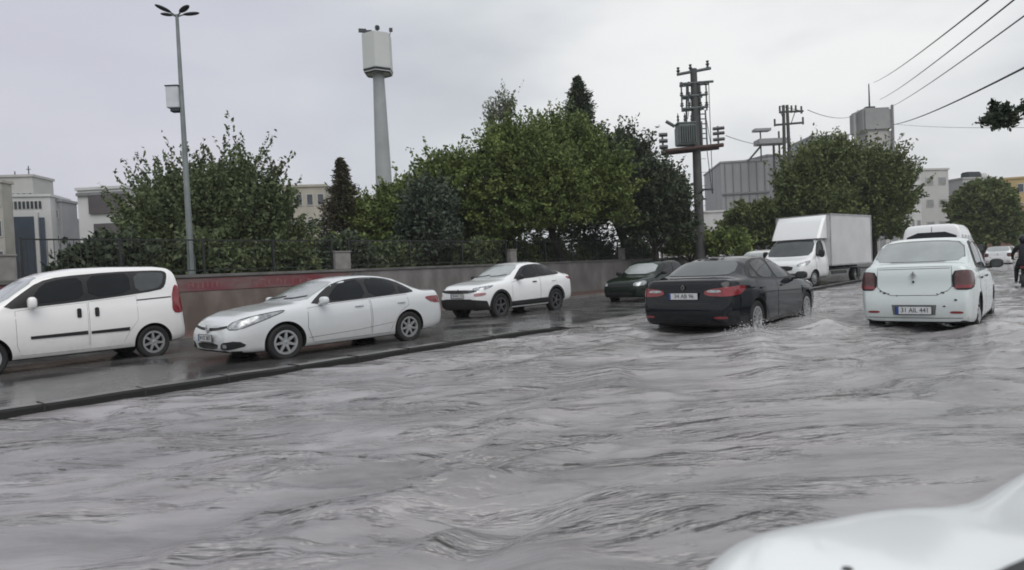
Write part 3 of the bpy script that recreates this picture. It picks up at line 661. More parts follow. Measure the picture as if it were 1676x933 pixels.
# ---- high roofed passenger van
def small_van(label, loc, rz, pm, name='minivan'):
    root = empty(name, loc, rz); tag(root, label, 'van'); L = 4.39
    prof = dict(
        top=[(0, .82), (.05, .92), (.2, .99), (.6, 1.09), (.95, 1.17), (1.05, 1.22), (1.4, 1.48), (1.7, 1.68), (1.95, 1.77), (2.4, 1.835), (3.0, 1.85), (3.9, 1.84), (4.15, 1.81), (4.26, 1.74), (4.32, 1.5), (4.37, 1.2), (4.39, 1.0)],
        belt=[(0, .76), (.2, .90), (.6, 1.0), (1.0, 1.08), (2.0, 1.12), (3.0, 1.16), (4.2, 1.22), (4.34, 1.1), (4.39, .95)],
        w=[(0, .68), (.05, .76), (.2, .84), (.5, .89), (1.2, .91), (3.8, .91), (4.15, .895), (4.3, .86), (4.36, .82), (4.39, .78)],
        wt=[(0, .6), (.4, .72), (1.0, .80), (1.7, .73), (2.2, .725), (3.8, .72), (4.2, .70), (4.30, .74), (4.39, .70)],
        zb=[(0, .30), (.1, .25), (1.2, .24), (3.4, .24), (4.2, .30), (4.39, .34)],
        nose=[(.25, -.02), (.45, .03), (.6, .03), (.9, -.02)], tail=[(.3, 0), (.45, .04), (.6, .04), (.7, 0)])
    wh = [(.88, .78), (3.72, .78)]; c = Car('x', L, prof, wh, .325, root, pm); P = c.P
    c.wheels(wh, 'alloy', .2)
    c.patch('window_seal', [P(1.12, 1.14), P(1.4, 1.36), P(1.75, 1.60), P(2.1, 1.68), P(3.0, 1.735), P(3.8, 1.745), P(4.05, 1.73), P(4.10, 1.66), P(4.02, 1.42), P(3.90, 1.34), P(3.0, 1.25), P(1.9, 1.17)], 90, M_BLK, .004, 1, mirror=True)
    c.patch('window', [P(1.55, 1.22), P(1.80, 1.555), P(2.1, 1.63), P(2.46, 1.655), P(2.47, 1.255), P(1.95, 1.22)], 90, M_GLD, .009, 1, mirror=True)
    c.patch('window', [P(2.56, 1.265), P(2.55, 1.665), P(3.0, 1.695), P(3.32, 1.70), P(3.33, 1.315)], 90, M_GLD, .009, 1, mirror=True)
    c.patch('window', [P(3.42, 1.33), P(3.41, 1.705), P(3.98, 1.70), P(4.02, 1.64), P(3.95, 1.45), P(3.85, 1.38)], 90, M_GLM, .009, 1, mirror=True)
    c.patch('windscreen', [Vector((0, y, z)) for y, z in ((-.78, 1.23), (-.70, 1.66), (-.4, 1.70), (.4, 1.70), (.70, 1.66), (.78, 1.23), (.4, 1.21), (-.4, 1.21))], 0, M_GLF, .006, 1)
    c.patch('rear_window', [Vector((0, y, z)) for y, z in ((-.68, 1.28), (-.66, 1.68), (.66, 1.68), (.68, 1.28))], 180, M_GLM, .006, 1)
    for sg in (90, 270):
        k = 1 if sg == 90 else -1
        for i, (dd, hs) in enumerate((([P(1.34, 1.10), P(1.34, .5), P(1.40, .33), P(2.50, .33), P(2.51, 1.18), P(1.9, 1.15)], 2.36), ([P(2.54, 1.19), P(2.53, .33), P(3.10, .33), P(3.26, .6), P(3.42, .78), P(3.42, 1.26)], 2.67))):
            f = c.patch('door' if i == 0 else 'sliding_door', dd, sg, pm, .004)[0]
            c.frame('shut_line', dd, sg, M_SEAM, .010, .001, parent=f); c.handle(hs, 1.0, M_BLK, k, f, .17, .075, True)
            a, b_ = (1.55, 2.49) if i == 0 else (2.55, 3.25)
            c.patch('rub_strip', [P(a, .60 + (a-1.5)*.0), P(a, .65), P(b_, .665), P(b_, .60)], sg, M_BLK, .016, 0, parent=f)
    c.line('slide_rail', [P(3.42, 1.17), P(4.12, 1.20)], 90, M_SEAM, .022, .006, mirror=True)
    c.patch('headlight', [P(.05, .72, .5), P(.05, .86, .55), P(.45, 1.0, .84), P(.6, .98, .86), P(.4, .80, .82), P(.15, .70, .7)], 42, M_LAMP, .008, 1, .05, mirror=True)
    c.patch('grille', [Vector((0, y, z)) for y, z in ((-.5, .70), (-.5, .76), (.5, .76), (.5, .70))], 0, M_BLK, .008, 0)
    c.patch('lower_grille', [Vector((0, y, z)) for y, z in ((-.6, .36), (-.5, .56), (.5, .56), (.6, .36))], 0, M_BLK, .008, 1)
    c.patch('tail_light', [P(4.39, .88, .80), P(4.30, 1.42, .80), P(4.24, 1.44, .85), P(4.16, 1.20, .9), P(4.12, .95, .9), P(4.2, .86, .9)], 125, M_RED, .008, 1, .05, mirror=True)
    plate(c, root, L/2+.045, .48, True, '38 LV 614')
    plate(c, root, -L/2-.03, .80, False, '38 LV 614')
    c.mirrors(1.58, 1.17, pm, (.15, .20, .22))
    return root

def minibus(label, loc, rz, pm):
    root = empty('minibus', loc, rz); tag(root, label, 'van'); L = 5.6
    prof = dict(
        top=[(0, .9), (.05, 1.0), (.2, 1.08), (.75, 1.25), (.85, 1.30), (1.3, 1.8), (1.6, 2.1), (1.9, 2.3), (2.4, 2.43), (3.0, 2.46), (5.3, 2.45), (5.45, 2.40), (5.52, 2.2), (5.6, 1.5)],
        belt=[(0, .84), (.2, 1.0), (.8, 1.18), (2.0, 1.28), (5.2, 1.32), (5.6, 1.3)],
        w=[(0, .75), (.1, .85), (.4, .95), (1.2, .99), (5.0, .99), (5.4, .97), (5.55, .94), (5.6, .91)],
        wt=[(0, .65), (.5, .8), (.9, .88), (1.8, .76), (2.6, .74), (5.2, .74), (5.6, .82)],
        zb=[(0, .32), (5.3, .32), (5.6, .38)])
    wh = [(.95, .84), (4.3, .84)]; c = Car('x', L, prof, wh, .345, root, pm); P = c.P
    c.wheels(wh, 'steel', .21)
    c.patch('rear_window', [Vector((0, y, z)) for y, z in ((-.78, 1.45), (-.72, 2.15), (.72, 2.15), (.78, 1.45))], 180, M_GLD, .008, 1)
    for a, b_ in ((1.35, 2.2), (2.3, 3.3), (3.4, 4.3), (4.4, 5.3)):
        c.patch('window', [P(a, 1.42), P(a+(.45 if a < 2 else 0), 2.0), P(b_, 2.02), P(b_, 1.42)], 90, M_GLM, .008, 1, mirror=True)
    c.patch('windscreen', [Vector((0, y, z)) for y, z in ((-.85, 1.36), (-.72, 2.15), (.72, 2.15), (.85, 1.36))], 0, M_GLM, .008, 1)
    c.patch('tail_light', [P(5.6, .95, .86), P(5.6, 1.35, .86), P(5.5, 1.35, .94), P(5.5, .95, .94)], 150, M_RED, .008, 1, .06, mirror=True)
    c.patch('headlight', [P(.05, .80, .6), P(.05, .92, .6), P(.4, 1.05, .9), P(.3, .85, .9)], 42, M_LAMP, .008, 1, .06, mirror=True)
    c.frame('shut_line', [Vector((0, y, z)) for y, z in ((-.02, .5), (-.02, 2.35), (.0, 2.35), (.0, .5))], 180, M_SEAM, .01, .003)
    plate(c, root, -L/2-.01, .80, False, '38 P 1120')
    c.mirrors(1.35, 1.42, M_BLK, (.14, .2, .32))
    return root

def box_truck(label, loc, rz):
    root = empty('box_truck', loc, rz); tag(root, label, 'truck'); L = 2.25; pm = WHITE
    # cab: its own centre lies at x = +1.9
    prof = dict(
        top=[(0, .98), (.05, 1.08), (.2, 1.17), (.6, 1.28), (.72, 1.33), (1.0, 1.62), (1.3, 1.92), (1.5, 2.10), (1.75, 2.20), (2.1, 2.24), (2.2, 2.22), (2.25, 2.1)],
        belt=[(0, .92), (.2, 1.08), (.7, 1.2), (1.2, 1.28), (2.2, 1.32), (2.25, 1.3)],
        w=[(0, .76), (.05, .84), (.2, .94), (.4, 1.0), (1.0, 1.02), (2.15, 1.02), (2.25, .98)],
        wt=[(0, .66), (.5, .84), (.75, .93), (1.5, .83), (1.9, .81), (2.25, .79)],
        zb=[(0, .38), (.1, .33), (2.25, .36)], nose=[(.3, 0), (.5, .05), (.8, .03), (1.1, -.03)])
    cabroot = empty('cab', (1.9, 0, 0), 0, root)
    wh = [(.90, .86)]; c = Car('x', L, prof, wh, .36, cabroot, pm, body_name='cab_body'); P = c.P
    c.patch('windscreen', [Vector((0, y, z)) for y, z in ((-.90, 1.40), (-.80, 2.06), (-.4, 2.10), (.4, 2.10), (.80, 2.06), (.90, 1.40), (.4, 1.36), (-.4, 1.36))], 0, M_GLM, .006, 1)
    c.patch('side_window', [P(1.05, 1.36), P(1.15, 1.62), P(1.52, 2.02), P(1.9, 2.06), P(1.92, 1.40), P(1.3, 1.30)], 90, M_GLD, .008, 1, mirror=True)
    c.frame('door_shut_line', [P(.98, 1.2), P(1.0, .55), P(1.15, .42), P(2.0, .42), P(2.02, 2.10), P(1.5, 2.07)], 90, M_SEAM, .014, .004, mirror=True)
    c.patch('headlight', [P(.08, .90, .60), P(.1, 1.02, .60), P(.55, 1.18, .92), P(.6, 1.12, .95), P(.35, .95, .9)], 42, M_LAMP, .008, 1, .06, mirror=True)
    c.patch('grille', [Vector((0, y, z)) for y, z in ((-.48, .72), (-.55, .95), (.55, .95), (.48, .72))], 0, M_BLK, .008, 1)
    c.patch('front_bumper', [Vector((0, y, z)) for y, z in ((-.86, .40), (-.86, .62), (.86, .62), (.86, .40))], 0, mat('grey_plastic', (.09, .09, .092), .6, var=.2), .012, 0)
    c.mirrors(1.25, 1.40, M_BLK, (.14, .22, .36))
    plate(c, cabroot, L/2+.07, .52, True, '38 AP 905')
    X0 = 1.9+L/2-.9
    for sg in (-1, 1):
        make_wheel(root, (X0, sg*.86, .36), .36, .22, sg, 'steel'); make_wheel(root, (-2.2, sg*.86, .36), .36, .22, sg, 'steel')
    # box body
    bmat = mat('box_panel', (.60, .60, .60), .45, var=.12, scale=1.2)
    b = box('cargo_box', (-1.45, 0, 2.06), (4.45, 2.16, 2.36), bmat, root, bev=.015)
    bm = bmesh.new()
    for yy in (-1.085, 1.085):
        for zz in (.90, 3.22): add_box(bm, (-1.45, yy, zz), (4.48, .03, .07))
        for xx in (-3.66, .76): add_box(bm, (xx, yy, 2.06), (.06, .034, 2.38))
    for zz in (.90, 3.22): add_box(bm, (.775, 0, zz), (.03, 2.2, .07))
    bmobj('corner_trim', bm, mat('trim_alu', (.45, .45, .46), .4, metal=.5, var=.2), b)
    bm = bmesh.new()
    add_box(bm, (-.9, .4, .72), (4.6, .08, .16)); add_box(bm, (-.9, -.4, .72), (4.6, .08, .16))
    for k in range(5): add_box(bm, (-2.3+k*.75, 0, .8), (.07, 1.9, .08))
    for yy in (-1.0, 1.0): add_box(bm, (-.2, yy, .55), (1.5, .04, .14)); add_box(bm, (-2.3, yy, .5), (.35, .05, .45))
    bmobj('chassis', bm, M_BLK, root)
    # wind deflector above the cab
    bm = bmesh.new()
    sec = [(1.60, 2.14), (1.50, 2.34), (1.12, 2.92), (.92, 3.16), (.80, 3.20), (.80, 2.14)]
    Ls = [[bm.verts.new((x, y*(1-.0*i), z)) for i, (x, z) in enumerate(sec)] for y in (-.96, -.88, .88, .96)]
    for i, vs in enumerate(Ls):
        if i in (0, 3):
            for v in vs: v.co.x -= .10 if v.co.x > .9 else 0
    for a in range(3):
        for i in range(len(sec)):
            j = (i+1) % len(sec); bm.faces.new((Ls[a][i], Ls[a][j], Ls[a+1][j], Ls[a+1][i]))
    bm.faces.new(Ls[0]); bm.faces.new(Ls[3]); bmesh.ops.recalc_face_normals(bm, faces=bm.faces)
    bmobj('wind_deflector', bm, pm, root, 40)
    return root

# ---------------------------------------------------------------- the ground
ASPH = mat('wet_asphalt', (.060, .060, .062), .10, spec=.6, col2=(.10, .098, .096), scale=.9, bump=.12, bscale=9, rvar=.25, detail=7)
def sheet(name, x0, x1, y0, y1, z, m, label=None, kind='structure'):
    bm = bmesh.new(); vs = [bm.verts.new(p) for p in ((x0, y0, z), (x1, y0, z), (x1, y1, z), (x0, y1, z))]; bm.faces.new(vs)
    o = bmobj(name, bm, m); tag(o, label, kind=kind); return o
sheet('ground', -700, 700, -700, 900, -.32, mat('earth', (.12, .11, .09), .9, var=.4, scale=.2))
def kerbx(y): return float(np.interp(y, [-20, 1.5, 10, 16, 24, 60, 300], [-8.75, -8.30, -8.02, -7.55, -7.15, -7.2, -7.6]))
def kerbz(y): return float(np.interp(y, [-20, 7, 10.2, 11.6, 14, 20.5, 22.5, 60], [.075, .072, .055, -.035, -.05, -.04, .07, .07]))
# left carriageway
ys = [-30, -10, 0, 2, 4, 6, 8, 10, 12, 14, 16, 20, 24, 30, 40, 60, 100, 320]
bm = bmesh.new(); pr = None
for y in ys:
    a = bm.verts.new((-16.3, y, ROADL+.02)); b = bm.verts.new((kerbx(y)-.2, y, ROADL)); m_ = bm.verts.new(((-16.3+kerbx(y))/2, y, ROADL+.05))
    if pr: bm.faces.new((pr[0], pr[1], m_, a)); bm.faces.new((pr[1], pr[2], b, m_))
    pr = (a, m_, b)
bmesh.ops.recalc_face_normals(bm, faces=bm.faces)
tag(bmobj('road', bm, ASPH), 'wet dark asphalt carriageway left of the kerb', kind='structure')
sheet('roadbed', -8.6, 14, -30, 320, ROADR, ASPH)
# kerb strip that holds the flood back
bm = bmesh.new(); pr = None
yk = [-20+.5*i for i in range(0, 170)] + [70, 100, 200, 320]
KSTEP = []
for y in yk:
    jx = random.uniform(-.012, .012); jz = random.uniform(-.008, .008)
    x = kerbx(y); z = kerbz(y)+jz; wd = .26
    q = [bm.verts.new(p) for p in ((x-wd, y, ROADL-.1), (x-wd, y, z-.0), (x-.03, y, z+.01), (x+jx, y, z-.015), (x+jx, y, ROADR-.05))]
    if pr:
        for i in range(4):
            f = bm.faces.new((pr[i], pr[i+1], q[i+1], q[i])); f.material_index = 1 if i >= 2 else 0
    pr = q
bmesh.ops.recalc_face_normals(bm, faces=bm.faces)
tag(bmobj('kerb', bm, [mat('wet_kerb', (.10, .097, .095), .35, col2=(.16, .155, .15), scale=3, bump=.4, bscale=14), mat('dark_kerb_face', (.012, .012, .012), .8, var=.3)]), 'dark wet kerb that divides the two carriageways', kind='structure')  # flood-facing side coloured near black, top a paler grey
bm = bmesh.new()
for k in range(70):
    y = -6+k*.98; z = kerbz(y)
    if z > 0: add_box(bm, (kerbx(y)-.135, y, z-.05), (.285, .018, .13))
tag(bmobj('kerb_joints', bm, M_SEAM), kind='structure')
# pavement with red blocks in front of the wall
sheet('pavement', -18.95, -16.45, -30, 320, ROADL+.13, mat('red_blocks', (.14, .075, .065), .3, col2=(.10, .07, .065), scale=5, bump=.3, bscale=18, rvar=.2))
bm = bmesh.new(); add_box(bm, (-16.375, 145, ROADL+.02), (.15, 350, .22))
tag(bmobj('pavement_edge', bm, mat('edge_stone', (.20, .19, .18), .5, var=.4, scale=4)), kind='structure')
# park soil behind the wall and verge on the right
sheet('park_ground', -260, -19.3, -60, 420, .95, mat('park_soil', (.05, .07, .03), .9, col2=(.09, .08, .05), scale=.6), kind='structure')
sheet('right_pavement', 8.2, 40, -30, 320, .06, mat('right_paving', (.2, .19, .18), .5, var=.3), kind='structure')

# ---------------------------------------------------------------- flood water
def flood():
    yy = [-3.0]
    while yy[-1] < 250: yy.append(yy[-1] + max(.036, .0045*max(0, yy[-1]+2)**1.15))
    yy = np.array(yy); nx = 380
    xs = np.linspace(0, 1, nx)
    KX = np.array([kerbx(y) for y in yy]); KZ = np.array([kerbz(y) for y in yy])
    spill = np.clip((.0-KZ)/.04, 0, 1)*1.6
    x0 = KX-.012-spill
    X = x0[:, None] + (8.2-x0)[:, None]*xs[None, :]; Y = np.repeat(yy[:, None], nx, 1)
    r = np.random.default_rng(3)
    Z = np.zeros_like(X)
    # domain warp
    wx = X + .5*np.sin(.8*X+.55*Y+1)+.25*np.sin(2.1*Y-1.3*X); wy = Y + .5*np.sin(.7*X-.9*Y+2)+.22*np.sin(1.9*X+1.1*Y)
    amp_mod = .55+.45*np.sin(.9*wx+.35*wy+.6)*np.sin(.5*wy-.62*wx+1.9)
    for i in range(64):
        lam = math.exp(r.uniform(math.log(.26), math.log(2.4)))
        th = R_(41+90+180) + r.normal(0, .42)      # crests roughly across the line of sight from the wakes ahead
        if i % 4 == 0: th = R_(r.uniform(150, 200))
        k = 2*math.pi/lam; ph = r.uniform(0, 6.28)
        a = .0058*lam**.62
        cx, cy = math.cos(th), math.sin(th)
        s = np.sin(k*(cx*wx+cy*wy)+ph)
        s = 1-2*np.abs(np.sin(.5*(k*(cx*wx+cy*wy)+ph)))**1.35 if i % 3 else s
        fade = np.exp(-(yy/(lam*60))**2)[:, None]
        Z += a*s*(amp_mod if lam < 1.2 else 1)*fade
    foam = np.zeros_like(X)
    # wakes: raised ridges and churned patches behind and beside the moving cars
    def bump(x, y, sx, sy, h, f, rot=0):
        nonlocal Z, foam
        c, s = math.cos(rot), math.sin(rot); u = (X-x)*c+(Y-y)*s; v = -(X-x)*s+(Y-y)*c
        g = np.exp(-(u/sx)**2-(v/sy)**2); Z += h*g; foam += f*g
    for cx, cy in ((-5.3, 10.8), (-1.9, 12.4)):      # tails of the two cars standing in the flood
        bump(cx-.75, cy+.2, .35, .9, .06, .55); bump(cx+.8, cy+.3, .35, .9, .07, .6)
        bump(cx, cy-.6, .9, .8, -.03, .1)
        for sg in (-1, 1):
            bump(cx+sg*1.6, cy-.7, .22, 1.8, .055, .45, sg*.42); bump(cx+sg*2.3, cy-2.6, .3, 1.9, .035, .25, sg*.5)
            bump(cx+sg*1.15, cy+2.8, .3, 1.8, .05, .6, 0)
    bump(-3.15, 11.9, .28, .45, .13, .25, .4); bump(-3.35, 12.4, .5, .35, .05, .5)
    bump(-3.5, 9.5, .25, 1.8, .05, .2, -.9); bump(-4.2, 6.7, .22, 2.2, .035, .15, -1.0); bump(-5.9, 7.6, .3, 2.0, .03, .2, -.8)
    bump(-2.2, 5.2, .2, 1.5, .02, .1, -.9); bump(-6.5, 4.2, .25, 1.8, .02, .1, -1.1)
    edge = np.clip((X-x0[:, None])/.5, 0, 1)
    Z *= .35+.65*edge
    Z += -.15*(1-np.clip((X-(KX[:, None]-.2))/(-1.4)*-1+1, 0, 1))*(spill[:, None] > 0)*np.clip((KX[:, None]-.25-X)/1.2, 0, 1)
    co = np.stack([X, Y, Z], -1).reshape(-1, 3); ny = len(yy)
    i = np.arange(ny-1)[:, None]*nx+np.arange(nx-1)[None, :]
    F = np.stack([i, i+1, i+nx+1, i+nx], -1).reshape(-1, 4)
    me = bpy.data.meshes.new('flood_water'); me.vertices.add(len(co)); me.vertices.foreach_set('co', co.ravel())
    me.loops.add(F.size); me.loops.foreach_set('vertex_index', F.ravel().astype(np.int32))
    me.polygons.add(len(F)); me.polygons.foreach_set('loop_start', np.arange(0, F.size, 4, dtype=np.int32))
    me.update(calc_edges=True); me.polygons.foreach_set('use_smooth', np.ones(len(F), bool))
    at_ = me.attributes.new('foam', 'FLOAT', 'POINT'); at_.data.foreach_set('value', np.clip(foam, 0, 1).ravel().astype(np.float32))
    return me
wm = mat('muddy_water', (.215, .20, .205), .06, spec=.6)
nt = wm.node_tree; b = nt.nodes['Principled BSDF']; b.inputs['IOR'].default_value = 1.55; b.inputs['Specular IOR Level'].default_value = .75
t = nt.nodes.new('ShaderNodeTexCoord'); mp0 = nt.nodes.new('ShaderNodeMapping'); mp0.inputs['Rotation'].default_value = (0, 0, R_(-45)); mpn = nt.nodes.new('ShaderNodeMapping'); mpn.inputs['Scale'].default_value = (.50, 1.75, 1)
n1 = nt.nodes.new('ShaderNodeTexNoise'); n1.inputs['Scale'].default_value = 3.4; n1.inputs['Detail'].default_value = 8; n1.inputs['Roughness'].default_value = .66
n2 = nt.nodes.new('ShaderNodeTexNoise'); n2.inputs['Scale'].default_value = .75; n2.inputs['Detail'].default_value = 9; n2.inputs['Roughness'].default_value = .62; n2.inputs['Distortion'].default_value = .5
nt.links.new(t.outputs['Object'], mp0.inputs[0]); nt.links.new(mp0.outputs[0], mpn.inputs[0]); nt.links.new(mpn.outputs[0], n1.inputs['Vector']); nt.links.new(mpn.outputs[0], n2.inputs['Vector'])
bp = nt.nodes.new('ShaderNodeBump'); bp.inputs['Strength'].default_value = 1.0; bp.inputs['Distance'].default_value = .075
n4 = nt.nodes.new('ShaderNodeTexNoise'); n4.inputs['Scale'].default_value = 1.15; n4.inputs['Detail'].default_value = 5; n4.inputs['Distortion'].default_value = .35; n4.inputs['Roughness'].default_value = .6
nt.links.new(mpn.outputs[0], n4.inputs['Vector'])
r4 = nt.nodes.new('ShaderNodeMapRange'); r4.interpolation_type = 'SMOOTHSTEP'; r4.inputs[1].default_value = .47; r4.inputs[2].default_value = .60; nt.links.new(n4.outputs[0], r4.inputs[0])
hs = nt.nodes.new('ShaderNodeMath'); hs.operation = 'MULTIPLY_ADD'; hs.inputs[1].default_value = .85; nt.links.new(r4.outputs[0], hs.inputs[0])
q1 = nt.nodes.new('ShaderNodeMath'); q1.operation = 'MULTIPLY'; q1.inputs[1].default_value = .22; nt.links.new(n1.outputs[0], q1.inputs[0]); nt.links.new(q1.outputs[0], hs.inputs[2])
nt.links.new(hs.outputs[0], bp.inputs['Height']); nt.links.new(bp.outputs[0], b.inputs['Normal'])
fa = nt.nodes.new('ShaderNodeAttribute'); fa.attribute_name = 'foam'
r1 = nt.nodes.new('ShaderNodeMapRange'); r1.inputs[1].default_value = .34; r1.inputs[2].default_value = .62; nt.links.new(n2.outputs[0], r1.inputs[0])
mxa = nt.nodes.new('ShaderNodeMix'); mxa.data_type = 'RGBA'; mxa.inputs[6].default_value = (.036, .031, .033, 1); mxa.inputs[7].default_value = (.220, .200, .208, 1)
nt.links.new(r1.outputs[0], mxa.inputs[0])
mm = nt.nodes.new('ShaderNodeMath'); mm.operation = 'MULTIPLY_ADD'; mm.inputs[1].default_value = 1.4; mm.inputs[2].default_value = -.55
nt.links.new(n1.outputs[0], mm.inputs[0]); ma = nt.nodes.new('ShaderNodeMath'); ma.operation = 'MULTIPLY_ADD'; ma.inputs[1].default_value = .9; ma.use_clamp = True
nt.links.new(fa.outputs['Fac'], ma.inputs[0])
mf = nt.nodes.new('ShaderNodeMath'); mf.operation = 'MULTIPLY'; mf.use_clamp = True; nt.links.new(ma.outputs[0], mf.inputs[0]); nt.links.new(n1.outputs[0], mf.inputs[1])
mxb = nt.nodes.new('ShaderNodeMix'); mxb.data_type = 'RGBA'; mxb.inputs[7].default_value = (.60, .59, .60, 1)
nt.links.new(mxa.outputs[2], mxb.inputs[6]); nt.links.new(mf.outputs[0], mxb.inputs[0]); nt.links.new(mxb.outputs[2], b.inputs['Base Color'])
tag(link('flood_water', flood(), wm), 'muddy rippling flood water over the right carriageway', kind='structure')

# ---------------------------------------------------------------- wall, pillars, fence
WALLM = mat('stained_render', (.20, .165, .145), .75, col2=(.11, .088, .075), scale=1.6, stretch=(1, 1, .5), bump=.3, bscale=8, detail=8)
WX = -19.0
wall = empty('roadside_wall', (WX, 20, ROADL)); tag(wall, 'long low rendered wall in front of the park, left half painted red along the top', 'wall')
def seg(name, y0, y1, z0, z1, th, m, parent, x=0): return box(name, (x, (y0+y1)/2-20, (z0+z1)/2-ROADL), (th, y1-y0, z1-z0), m, parent, bev=.01)
seg('wall_body', -25, 13.3, ROADL, 1.46, .30, WALLM, wall)
seg('wall_body', 13.3, 90, ROADL, 1.46, .30, mat('grey_render', (.215, .205, .20), .75, col2=(.125, .118, .115), scale=1.6, stretch=(1, 1, .5), bump=.3, bscale=8), wall)
seg('coping', -25, 90, 1.46, 1.55, .40, mat('coping_stone', (.16, .155, .15), .7, var=.4, scale=2), wall)
rb = seg('painted_band', -25, 13.0, 1.06, 1.44, .02, mat('faded_red_paint', (.17, .038, .05), .7, col2=(.16, .115, .11), scale=1.3, detail=10, stretch=(1, .7, 2.5)), wall, .155)
# worn white lettering on the red band: unreadable strokes
bm = bmesh.new(); yv = -12
while yv < 12.6:
    if random.random() < .82:
        for k in range(random.choice((1, 2, 2))): add_box(bm, (.167, yv-20+k*.13, 1.25-ROADL+random.uniform(-.02, .02)), (.004, .035, random.uniform(.14, .22)))
        if random.random() < .6: add_box(bm, (.1675, yv-20+.065, 1.25-ROADL+random.choice((-.07, 0, .07))), (.005, .13, .035))
    yv += .27
bmobj('worn_lettering', bm, mat('worn_letters', (.26, .12, .12), .7, var=.5, scale=6), wall)

PIL = mat('pillar_concrete', (.27, .26, .25), .8, var=.3, scale=3)
pil_y = [3.6, 12.9, 21.9, 31.3, 41]
for i, y in enumerate(pil_y):
    o = empty('wall_pillar', (WX, y, 1.55)); tag(o, ['pale concrete pillar on the wall above the white minivan', 'wide pale concrete pillar on the wall where the red band ends', 'narrow pale concrete pillar on the wall above the white crossover', 'pale concrete pillar on the wall above the dark green hatchback', 'farthest concrete pillar on the wall, behind the black saloon'][i], 'pillar', 'concrete pillars on the wall')
    w = .62 if i == 1 else .42
    box('shaft', (0, 0, .29), (.30, w, .58), PIL, o, bev=.012); box('cap', (0, 0, .605), (.36, w+.06, .05), PIL, o, bev=.012)
FM = mat('fence_metal', (.02, .022, .022), .5, var=.3)
def fence_panel(y0, y1, label):
    o = empty('park_fence', (WX, y0, 1.55)); tag(o, label, 'fence', 'dark metal fence sections on the wall')
    n = max(2, int(round((y1-y0)/2.4))); Lh = y1-y0
    for k in range(n+1):
        box('post', (0, min(Lh-.03, max(.03, Lh*k/n)), .52), (.06, .06, 1.04), FM, o)
    box('rail', (0, Lh/2, .99), (.035, Lh, .04), FM, o); box('rail', (0, Lh/2, .12), (.035, Lh, .03), FM, o)
    bm = bmesh.new(); k = .14
    while k < Lh: add_box(bm, (.0, k, .55), (.012, .012, .86)); k += .14
    t_ = bmobj('bars', bm, FM, o)
fl = ['dark metal fence section at the left edge, in front of the pale buildings', 'dark metal fence section in front of the big round broadleaf tree', 'dark metal fence section between the wide and the narrow pillar', 'dark metal fence section behind the white crossover', 'dark metal fence section behind the black saloon roof', 'farthest dark metal fence section beyond the last pillar']
pts = [-14]+pil_y+[62]
for i in range(len(pts)-1):
    fence_panel(pts[i]+.32, pts[i+1]-.32, fl[i])

# ---------------------------------------------------------------- trees
def leaf_mat(name, c1, c2):
    if name in MATS: return MATS[name]
    m = bpy.data.materials.new(name); m.use_nodes = True; nt = m.node_tree; b = nt.nodes['Principled BSDF']
    at_ = nt.nodes.new('ShaderNodeAttribute'); at_.attribute_name = 'v'
    t = nt.nodes.new('ShaderNodeTexCoord'); n = nt.nodes.new('ShaderNodeTexNoise'); n.inputs['Scale'].default_value = .55; n.inputs['Detail'].default_value = 3
    nt.links.new(t.outputs['Object'], n.inputs['Vector'])
    a = nt.nodes.new('ShaderNodeMath'); a.operation = 'MULTIPLY_ADD'; a.inputs[1].default_value = .55; nt.links.new(at_.outputs['Fac'], a.inputs[0])
    r = nt.nodes.new('ShaderNodeMapRange'); r.inputs[1].default_value = .35; r.inputs[2].default_value = .65; r.inputs[3].default_value = 0; r.inputs[4].default_value = .5; nt.links.new(n.outputs[0], r.inputs[0]); nt.links.new(r.outputs[0], a.inputs[2])
    x = nt.nodes.new('ShaderNodeMix'); x.data_type = 'RGBA'; x.inputs[6].default_value = (*c1, 1); x.inputs[7].default_value = (*c2, 1)
    nt.links.new(a.outputs[0], x.inputs[0]); nt.links.new(x.outputs[2], b.inputs['Base Color'])
    b.inputs['Roughness'].default_value = .6; b.inputs['Specular IOR Level'].default_value = .3
    MATS[name] = m; return m
BARK = mat('bark', (.06, .05, .042), .9, var=.4, scale=6, bump=.6, bscale=14)
def quads_mesh(name, C, U, V, val):
    n = len(C); co = np.stack([C-U-V*.6, C+U*.15-V, C+U, C+V], 1).reshape(-1, 3)
    me = bpy.data.meshes.new(name); me.vertices.add(n*4); me.vertices.foreach_set('co', co.ravel())
    me.loops.add(n*4); me.loops.foreach_set('vertex_index', np.arange(n*4, dtype=np.int32))
    me.polygons.add(n); me.polygons.foreach_set('loop_start', np.arange(0, n*4, 4, dtype=np.int32)); me.update(calc_edges=True)
    a = me.attributes.new('v', 'FLOAT', 'FACE'); a.data.foreach_set('value', val.astype(np.float32)); return me
def unit(v): return v/np.maximum(1e-6, np.linalg.norm(v, axis=-1, keepdims=True))
